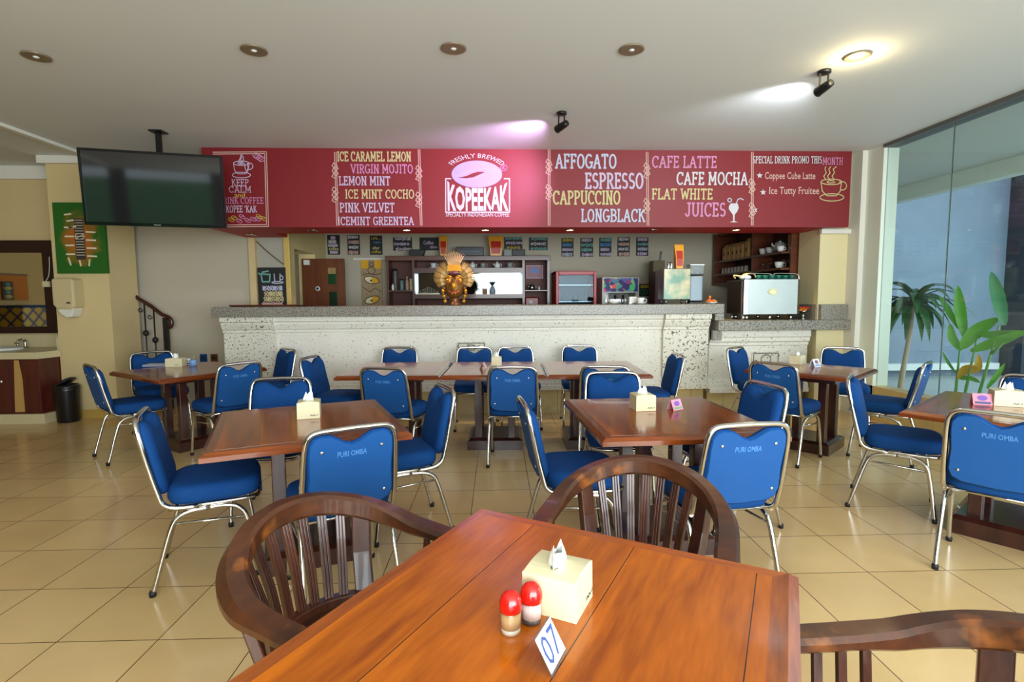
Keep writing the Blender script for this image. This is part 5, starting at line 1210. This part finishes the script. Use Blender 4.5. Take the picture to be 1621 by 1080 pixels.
for s in (-1, 1):
    ey = MB().ball((s*.062, -.112, .285), .032, 14, 8, (1, .6, 1)); ey.obj('eye', M_gold2, mk); MB().ball((s*.062, -.133, .285), .013, 10, 6).obj('pupil', M_rust, mk)
    MB().tube(smoothpath([(s*.02, -.12, .325), (s*.06, -.125, .34), (s*.105, -.09, .315)], 4), .010, 6).obj('brow', M_gold2, mk)
    MB().tube([(s*.012, -.13, .165), (s*.02, -.15, .14), (s*.016, -.15, .12)], [.007, .006, .002], 6).obj('fang', M_gold2, mk)
    for j in range(6): MB().ball((s*(.12+.012*math.sin(j)), -.06, .20-.03*j), .022, 8, 6).obj('ear_ornament', M_gold2 if j % 2 else M_gold, mk)
MB().ball((0, -.145, .225), .03, 12, 8, (.9, .9, 1.2)).obj('nose', M_gold2, mk)
MB().tube(smoothpath([(-.06, -.115, .165), (-.03, -.138, .15), (0, -.143, .145), (.03, -.138, .15), (.06, -.115, .165)], 4), .011, 6).obj('mouth', M_rust, mk)
MB().ball((0, -.10, .375), .05, 12, 8, (1.2, .8, .55)).obj('crest_knob', mat('dark_purple', (92, 44, 60), .5), mk)
b = MB().rings([[(-.085, -.06, .40), (.085, -.06, .40), (.085, -.02, .40), (-.085, -.02, .40)], [(-.075, -.05, .475), (.075, -.05, .475), (.075, -.02, .475), (-.075, -.02, .475)]], False)
for j in range(7): b.bar([(-.066+.022*j, -.066, .405), (-.06+.02*j, -.058, .47)], .012, .008, up=(0, 1, 0))
b.obj('crown_band', M_gold2, mk)
MB().prism(ell(0, .30, .165, .185, n=30)[:-1], .012, .02).obj('fan_gap_disc', mat('gap_brown', (66, 46, 26), .6, .2), mk)  # dark disc added to fill the gaps between the feathers
for j in range(11):
    a = math.radians(-27+5.4*j); c0 = Vector((0, -.01, .36)); d = Vector((math.sin(a), 0, math.cos(a))); r1_ = .275-.03*abs(j-5)/5
    MB().bar([c0+d*.10, c0+d*.16+Vector((0, -.012, 0)), c0+d*r1_, c0+d*(r1_+.018)+Vector((.016*(1 if j >= 5 else -.4), -.02, -.004))], [.016, .015, .011, .004], .008, up=(0, 1, 0)).obj('crown_ray', mat('pale_gold', (176, 140, 92), .45, .4), mk)
for s in (-1, 1):
    for j in range(20):
        a = math.radians(24+4.9*j)*s; c0 = Vector((s*.015, .008, .30)); d = Vector((math.sin(a), 0, math.cos(a))); r1_ = (.225-.035*max(0, (j-12))/7)
        MB().bar([c0+d*.09, c0+d*.15+Vector((0, -.012, .006)), c0+d*r1_+Vector((0, 0, .004)), c0+d*(r1_+.012)+Vector((0, -.01, .014))], [.008, .014, .010, .003], .006, up=(0, 1, 0)).obj('fan_feather', mat('feather_gold', (158, 122, 62), .45, .4) if j % 4 else mat('olive_gold', (104, 92, 40), .5, .3), mk)
# cups and bowls on the bar
cup('white cup and saucer standing on the bar before the dispenser', P(1014, 478, 6.35).x, 6.35, ZB, 1.25, saucer=True, group='crockery on the bar')
t = thing('white_bowl', 'low white bowl on the bar before the dispenser', 'bowl', (P(972, 478, 6.4).x, 6.4, ZB)); MB().lathe([(.001, 0), (.035, 0), (.06, .02), (.075, .04), (.07, .04), (.05, .018), (.001, .01)], n=20).obj('body', M_china, t); MB().lathe([(.072, .038), (.078, .041), (.075, .044), (.07, .041)], n=20, cap=False).obj('rim', M_china, t)
t = thing('napkin_block', 'small white paper block beside the cup on the bar', 'block', (P(1003, 474, 6.45).x, 6.5, ZB)); box('stack', (-.045, -.03, 0), (.045, .03, .09), M_tissue, t, .003); box('holder', (-.05, -.034, 0), (.05, .034, .02), M_steel, t)
# mirrored grinder box; its reflections are painted into the front panel's colour
m0 = P(1051.5, 425.5, 6.25); m1 = P(1092.5, 474, 6.25)
t = thing('mirror_steel_machine', 'square polished steel machine with painted green reflections standing on the bar', 'machine', ((m0.x+m1.x)/2, 6.25, ZB)); w_ = (m1.x-m0.x)/2
box('body', (-w_, .006, m1.z-ZB), (w_, .22, m0.z-ZB), M_steel, t, .004)
m, nt, b = newmat('painted_reflections'); L = nt.links.new; tc = nt.nodes.new('ShaderNodeTexCoord'); n = nt.nodes.new('ShaderNodeTexNoise'); n.inputs['Scale'].default_value = 5; n.inputs['Detail'].default_value = 3; L(tc.outputs['Object'], n.inputs['Vector'])
rp = nt.nodes.new('ShaderNodeValToRGB'); rp.color_ramp.elements[0].position = .4; rp.color_ramp.elements[0].color = srgb(92, 130, 104); rp.color_ramp.elements[1].position = .62; rp.color_ramp.elements[1].color = srgb(190, 172, 134); L(n.outputs['Fac'], rp.inputs[0]); L(rp.outputs[0], b.inputs['Base Color']); b.inputs['Metallic'].default_value = .1; b.inputs['Roughness'].default_value = .2
box('front_panel', (-w_+.004, 0, m1.z-ZB+.004), (w_-.004, .006, m0.z-ZB-.004), m, t)
for sx in (-1, 1):
    for y in (.03, .19): MB().lathe([(.001, 0), (.012, 0), (.012, m1.z-ZB), (.001, m1.z-ZB)], at=(sx*w_*.78, y, 0), n=12).obj('foot', M_steel, t)
pack('tall yellow coffee pack standing on the polished steel machine', 1074.5, .058, .295, m0.z+.0005, 6.36)
for px, h_, lb in ((1058, .07, 'short steel cylinder on the polished steel machine, left one'), (1062.5, .075, 'short steel cylinder beside the yellow pack')):
    cyl('steel_shaker', lb, 'shaker', P(px, 425, 6.3).x, 6.3, m0.z+.0005, .014, h_, M_chrome, M_black)
t = thing('knife_block', 'dim knife block with one black handle behind the steel machine', 'knife block', (P(1057, 420, 7.6).x, 7.99, .9)); q = P(1057, 411, 7.8); box('block', (-.09, 0, 0), (.09, .2, q.z-.9), mat('block_wood', (112, 96, 66), .6), t, .005); MB().bar([(.03, .06, q.z-.91), (.05, .06, q.z-.9+.14)], .028, .02, up=(0, 1, 0)).obj('handle', M_black, t)
# blender / hopper grinder
h0 = P(1093.5, 418.5, 6.3); h1 = P(1114, 479, 6.3)
t = thing('bean_grinder', 'slim steel bean grinder with clear hopper beside the polished machine', 'grinder', ((h0.x+h1.x)/2, 6.36, ZB)); w_ = (h1.x-h0.x)/2; hz = h0.z-ZB; bz_ = P(1100, 435, 6.3).z-ZB
box('base', (-w_*1.05, -.06, 0), (w_*1.05, .08, .02), M_black, t, .003)
box('body', (-w_*.98, -.05, .02), (w_*.98, .07, bz_), mat('grinder_steel', (104, 110, 114), .3, 1.0), t, .02)
box('collar', (-w_, -.055, bz_), (w_, .075, bz_+.012), M_black, t)
MB().rings([[(-w_*.9, -.045, bz_+.012), (w_*.9, -.045, bz_+.012), (w_*.9, .06, bz_+.012), (-w_*.9, .06, bz_+.012)], [(-w_, -.05, hz-.012), (w_, -.05, hz-.012), (w_, .07, hz-.012), (-w_, .07, hz-.012)]], False).obj('hopper', glassmat('hopper_clear', (.8, .85, .85), .1), t)
box('hopper_lid', (-w_*1.03, -.055, hz-.012), (w_*1.03, .075, hz), M_steel, t)
t = thing('orange_dish', 'white dish with orange flowers at the right end of the bar top', 'dish', (P(1126, 479, 6.3).x, 6.3, ZB)); MB().lathe([(.001, 0), (.03, 0), (.08, .018), (.078, .02), (.03, .006), (.001, .006)], n=20).obj('plate', M_china, t)
b = MB()
for j in range(9): a = j*.7; b.ball((.045*math.cos(a), .04*math.sin(a), .03+.008*(j % 2)), .02, 8, 5, (1.2, 1, .6))
b.obj('petals', mat('orange_petals', (232, 110, 24), .6), t, kind='stuff'); MB().lathe([(.012, .03), (.01, .06), (.018, .075), (.014, .09), (.001, .095)], at=(-.02, 0, 0), n=10).obj('bud', MATS['orange_petals'], t)
t = thing('serving_tray', 'thin dark tray lying at the left end of the bar top', 'tray', (P(425, 481, 6.3).x, 6.36, ZB)); box('base', (-.40, -.14, 0), (.40, .14, .012), M_cabdk, t, .003); box('rim', (-.41, -.15, .006), (.41, -.14, .022), M_cab, t)

# ================================================================== ESPRESSO MACHINE
e0 = P(1178, 443, 6.12); e1 = P(1268, 497, 6.12); ZV = 1.0905
em = thing('espresso_machine', 'wide stainless espresso machine with oval badge on the low counter', 'espresso machine', ((e0.x+e1.x)/2, 6.12, ZV)); ew = (e1.x-e0.x)/2; ez0, ez1 = e1.z-ZV, e0.z-ZV
pr2 = [(-ew, .44), (-ew, .05), (-ew+.012, .018), (-ew+.05, 0), (ew-.05, 0), (ew-.012, .018), (ew, .05), (ew, .40)]
MB().prism(pr2, ez0, ez1, 'xy').obj('back_panel', mat('satin_steel', (168, 172, 168), .3, 1.0, noise=.05, nscale=2), em)
box('side_panel', (-ew-.003, .05, ez0+.01), (-ew, .42, ez1-.01), mat('dark_side', (96, 84, 76), .3, .8), em)
MB().prism(ell(0, (ez0+ez1)/2+.06, .06, .036, n=28)[:-1], -.006, 0).obj('badge', mat('badge_gold', (200, 186, 120), .3, .6), em)
MB().prism(ell(0, (ez0+ez1)/2+.06, .045, .024, n=28)[:-1], -.009, -.006).obj('badge_centre', mat('badge_pale', (226, 222, 190), .3, .2), em)
for sx in (-.93, -.80, .0, .74):
    for y in (.06, .34): MB().lathe([(.001, 0), (.022, 0), (.022, ez0*.4), (.017, ez0), (.001, ez0)], at=(sx*ew, y, 0), n=14).obj('foot', M_chrome, em)
MB().tube(smoothpath([(-ew+.03, .02, ez1), (-ew+.03, .02, ez1+.05), (-ew+.10, .02, ez1+.075), (-.05, .02, ez1+.07), (0, .02, ez1+.055), (.05, .02, ez1+.075), (ew-.10, .02, ez1+.07), (ew-.04, .02, ez1+.05), (ew-.03, .02, ez1)], 4), .006, 6).obj('cup_rail', M_chrome, em)
box('top_tray', (-ew+.02, .02, ez1-.002), (ew-.02, .38, ez1+.004), M_steel, em)
MB().tube(smoothpath([(-ew-.05, .12, ez1+.02), (-ew-.08, .1, ez1+.055), (-ew+.0, .08, ez1+.045), (-ew+.06, .1, ez1+.07), (-ew+.16, .1, ez1+.075), (-ew+.2, .12, ez1+.03)], 4), .009, 6).obj('hose', mat('cream_hose', (220, 200, 150), .5), em)
MB().ball((-ew+.06, .1, ez1+.03), .06, 12, 6, (1.2, 1, .5)).obj('cloth', M_tissue, em)
for j in range(6):
    cup('teal cup warming on top of the espresso machine', em.location.x-ew+.25+.082*j, 6.27, ZV+ez1+.0045, .95, mat('teal_glaze', (24, 104, 88), .25), 'teal cups on the espresso machine')
# compote with flowers
t = thing('flower_compote', 'small chrome footed dish of orange and red flowers right of the machine', 'flower dish', (3.769, 6.18, ZV+.001))
MB().lathe([(.001, 0), (.035, 0), (.03, .01), (.012, .03), (.014, .06), (.022, .075), (.05, .09), (.055, .10), (.001, .095)], n=18).obj('foot', M_chrome, t)
b = MB(); rnd = random.Random(4)
for j in range(34): a = rnd.uniform(0, 2*PI); r = rnd.uniform(0, .058); b.ball((r*math.cos(a), r*.7*math.sin(a), .105+rnd.uniform(0, .035)), .016, 7, 5, (1.2, 1.1, .7))
b.obj('petals', mat('marigold', (226, 130, 30), .7, noise=.5, nscale=18), t, kind='stuff')
b = MB()
for j in range(9): a = j*.7; b.ball((.055*math.cos(a), .05*math.sin(a), .14), .013, 7, 5)
b.obj('red_petals', mat('petal_red', (190, 40, 24), .7), t, kind='stuff')

# ================================================================== RIGHT KITCHEN SHELF
rc = thing('wall_cabinet', 'open dark wood wall shelves on the right kitchen wall', 'shelf', (0, 0, 0))
XF = 3.62
zs1 = 1.905; zs2 = 1.70; zb_ = 1.55
box('end_panel', (XF, 8.40, zb_), (3.99, 8.44, 2.36), M_cab, rc)
box('end_panel', (XF+.16, 6.50, zb_), (3.99, 6.53, 2.36), M_cab, rc)
box('back_board', (3.97, 6.53, zb_), (3.995, 8.40, 2.36), M_cabdk, rc)
for z in (zb_, zs2, zs1, 2.33): box('shelf_board', (XF+.05, 6.53, z), (3.97, 8.40, z+.028), M_cab, rc)
box('divider', (XF+.06, 7.28, zs1+.028), (3.97, 7.30, 2.33), M_cab, rc); box('divider', (XF+.06, 7.28, zs2+.028), (3.97, 7.30, zs1), M_cab, rc)
bags = [('kraft coffee bag, farthest in the row on the upper wall shelf', 8.22), ('kraft coffee bag, second from the far end of the upper shelf', 8.07), ('kraft coffee bag, third from the far end of the upper shelf', 7.93), ('kraft coffee bag, fourth from the far end of the upper shelf', 7.79), ('kraft coffee bag, fifth from the far end of the upper shelf', 7.66), ('taller kraft coffee bag at the near end of the row of six', 7.50)]
M_kraft = mat('kraft_paper', (186, 140, 84), .7)
for j, (lb, y) in enumerate(bags):
    t = thing('coffee_bag', lb, 'coffee bag', (XF+.14, y, zs1+.0285), 0, 'kraft coffee bags on the wall shelf')
    h_ = .24 if j < 5 else .27
    MB().rings([[(-.06, -.05, 0), (.06, -.05, 0), (.06, .05, 0), (-.06, .05, 0)], [(-.06, -.05, h_*.8), (.06, -.05, h_*.8), (.06, .05, h_*.8), (-.06, .05, h_*.8)], [(-.02, -.05, h_), (.02, -.05, h_), (.02, .05, h_), (-.02, .05, h_)]], False).obj('bag', M_kraft, t)
    MB().ball((-.061, 0, h_*.4), .022, 8, 6, (.1, 1, 1.3)).obj('bean_print', M_cabdk, t)
cup('white cup at left on the upper wall shelf', XF+.16, 7.17, zs1+.0285, 1.5, group='cups on the wall shelf')
cup('white cup beside the coffee pot on the upper wall shelf', XF+.16, 6.99, zs1+.0285, 1.5, group='cups on the wall shelf')
pot('glass and steel coffee pot on the upper wall shelf', XF+.18, 6.80, zs1+.0285, 1.3, mat('pot_grey', (170, 172, 168), .2, .5), M_steel, name='coffee_pot')
cup('white cup right of the coffee pot on the upper wall shelf', XF+.10, 6.64, zs1+.0285, 1.2, group='cups on the wall shelf')
t = thing('kraft_bag', 'large kraft paper bag with dark print at the near end of the shelf', 'paper bag', (XF+.235, 6.60, zs1+.0285)); box('bag', (-.035, -.05, 0), (.10, .05, .22), M_kraft, t, .004); MB().ball((.02, -.051, .14), .03, 8, 6, (1, .1, .8)).obj('print', M_cabdk, t)
for j in range(8):
    t = thing('stacked_tumbler', 'clear upturned tumbler in the row on the lower wall shelf', 'tumbler', (XF+.11, 8.28-.105*j, zs2+.0285), 0, 'tumblers on the lower wall shelf')
    MB().lathe([(.036, 0), (.028, .085), (.001, .087)], n=14, cap=False).obj('tumbler', mat('milky_glass', (170, 160, 150), .2), t)
for j in range(4):
    t = thing('wine_glass', 'small stemmed glass on the lower wall shelf', 'glass', (XF+.16, 7.18-.075*j, zs2+.0285), 0, 'stemmed glasses on the lower wall shelf')
    MB().lathe([(.001, 0), (.028, 0), (.005, .006), (.004, .05), (.02, .065), (.026, .10), (.022, .10), (.001, .062)], n=14).obj('stem_glass', M_glass2, t)
cup('white patterned cup among the glasses on the lower wall shelf', XF+.18, 6.80, zs2+.0285, 1.5, group='cups on the wall shelf')
for j in range(2):
    t = thing('cocktail_glass', 'wide cocktail glass at the near end of the lower shelf', 'glass', (XF+.22, 6.70-.1*j, zs2+.0285), 0, 'cocktail glasses')
    MB().lathe([(.001, 0), (.03, 0), (.005, .006), (.004, .06), (.05, .11), (.047, .11), (.001, .062)], n=16).obj('glass_body', M_glass2, t)

# ================================================================== PLANTS OUTSIDE
def leaf(b, base, d, length, width, droop, n=7, fold=.25):
    """arched strap leaf with a folded midrib"""
    d = Vector(d).normalized(); p = Vector(base); side = d.cross(Vector((0, 0, 1)))
    side = side.normalized() if side.length > 1e-4 else Vector((1, 0, 0))
    L_, M_, R_ = [], [], []; st = length/n
    for i in range(n+1):
        t = i/n; wd = width*math.sin(PI*min(1, .08+.92*t)**.75)*.5 if t < 1 else 0
        up = side.cross(d)
        M_.append(p.copy()); L_.append(p+side*wd+up*wd*fold); R_.append(p-side*wd+up*wd*fold)
        p = p+d*st; d = (d+Vector((0, 0, -droop/n))).normalized()
    vs = L_+M_+R_; k = n+1
    fs = [(i, i+1, k+i+1, k+i) for i in range(n)]+[(k+i, k+i+1, 2*k+i+1, 2*k+i) for i in range(n)]
    b.add(vs, fs, True)
M_leaf = mat('dark_leaf', (44, 92, 46), .4, noise=.3, nscale=4); M_leaf2 = mat('fresh_leaf', (96, 168, 60), .4, noise=.25, nscale=3)
dq = PX(1447, 515, 5.1)
dp = thing('dracaena_plant', 'tall dracaena with a drooping leaf crown outside the glass', 'plant', (5.25, 6.35, -.06))
cz = 1.40; ctop = PX(1447, 470, 5.25)
dp.location = (5.25, ctop.y, -.06); zc = ctop.z+.06
MB().tube(smoothpath([(-.22, -.1, 0), (-.14, -.06, .5), (-.04, -.02, 1.0), (0, 0, zc-.05)], 4), [.03]*5+[.026]*4+[.02]*3+[.018], 8).obj('trunk', mat('trunk_grey', (150, 138, 116), .8), dp)
rnd = random.Random(11)
for j in range(44):
    a = j*2.399; up = rnd.uniform(-.3, 1.3) if j > 5 else 1.7
    b = MB(); leaf(b, (0, 0, zc-.14+.12*rnd.random()), (math.cos(a), math.sin(a), up), rnd.uniform(.50, .74), .10, 2.1); b.obj('leaf', M_leaf, dp)
hp = thing('heliconia_plant', 'bright green broad-leaved plant close outside the glass wall', 'plant', (0, 0, 0))
XH = 4.95
def hpt(px, py, dx=0): q = PX(px, py, XH+dx); return q
def blade(pts, w_, m=M_leaf2):
    c = smoothpath([hpt(*p) for p in pts], 5); n = len(c); L_, R_, M_ = [], [], []
    for i, p in enumerate(c):
        t = i/(n-1); d = (c[min(i+1, n-1)]-c[max(i-1, 0)]).normalized(); s_ = d.cross(Vector((.75, .65, 0))).normalized()
        wd = w_*.5*math.sin(PI*(.06+.94*t))**.8 if t < 1 else 0.001
        M_.append(p); L_.append(p+s_*wd+Vector((-.02, -.02, 0))*(wd/w_*2)); R_.append(p-s_*wd+Vector((-.02, -.02, 0))*(wd/w_*2))
    b = MB(); k = n; b.add(L_+M_+R_, [(i, i+1, k+i+1, k+i) for i in range(n-1)]+[(k+i, k+i+1, 2*k+i+1, 2*k+i) for i in range(n-1)], True); b.obj('leaf', m, hp)
blade([(1527, 535), (1520, 490), (1516, 452)], .10); blade([(1520, 522), (1502, 493), (1487, 468)], .06); blade([(1522, 555), (1508, 535), (1504, 512)], .08)
blade([(1590, 515), (1580, 470), (1569, 430)], .11, mat('bluish_leaf', (70, 140, 96), .4, noise=.2, nscale=3)); blade([(1522, 552), (1545, 525), (1582, 503)], .13); blade([(1536, 556), (1580, 540), (1625, 524)], .10); blade([(1550, 530), (1590, 530), (1630, 526)], .09)
blade([(1513, 590), (1500, 572), (1492, 557)], .03); blade([(1562, 615), (1578, 594), (1591, 575)], .045); blade([(1520, 600), (1535, 598), (1552, 606)], .05)
blade([(1517, 600), (1528, 585), (1547, 582), (1549, 560)], .09, mat('dry_leaf', (190, 150, 40), .6))
for a_, b2 in (((1511, 640), (1521, 540)), ((1524, 640), (1548, 530)), ((1545, 640), (1582, 515)), ((1570, 560), (1590, 542))):
    MB().tube([hpt(*a_), (hpt(*a_)+hpt(*b2))/2, hpt(*b2)], [.016, .012, .007], 7).obj('stem', mat('stem_green', (90, 140, 60), .5), hp)
MB().tube([Vector((XH, hpt(1515, 640).y, -.06)), hpt(1513, 640)], .03, 8).obj('root_stem', MATS['stem_green'], hp)
MB().tube([Vector((XH+.05, hpt(1535, 640).y, -.06)), hpt(1524, 640)], .02, 8).tube([Vector((XH+.05, hpt(1555, 640).y, -.06)), hpt(1545, 640)], .02, 8).obj('root_stem', MATS['stem_green'], hp)
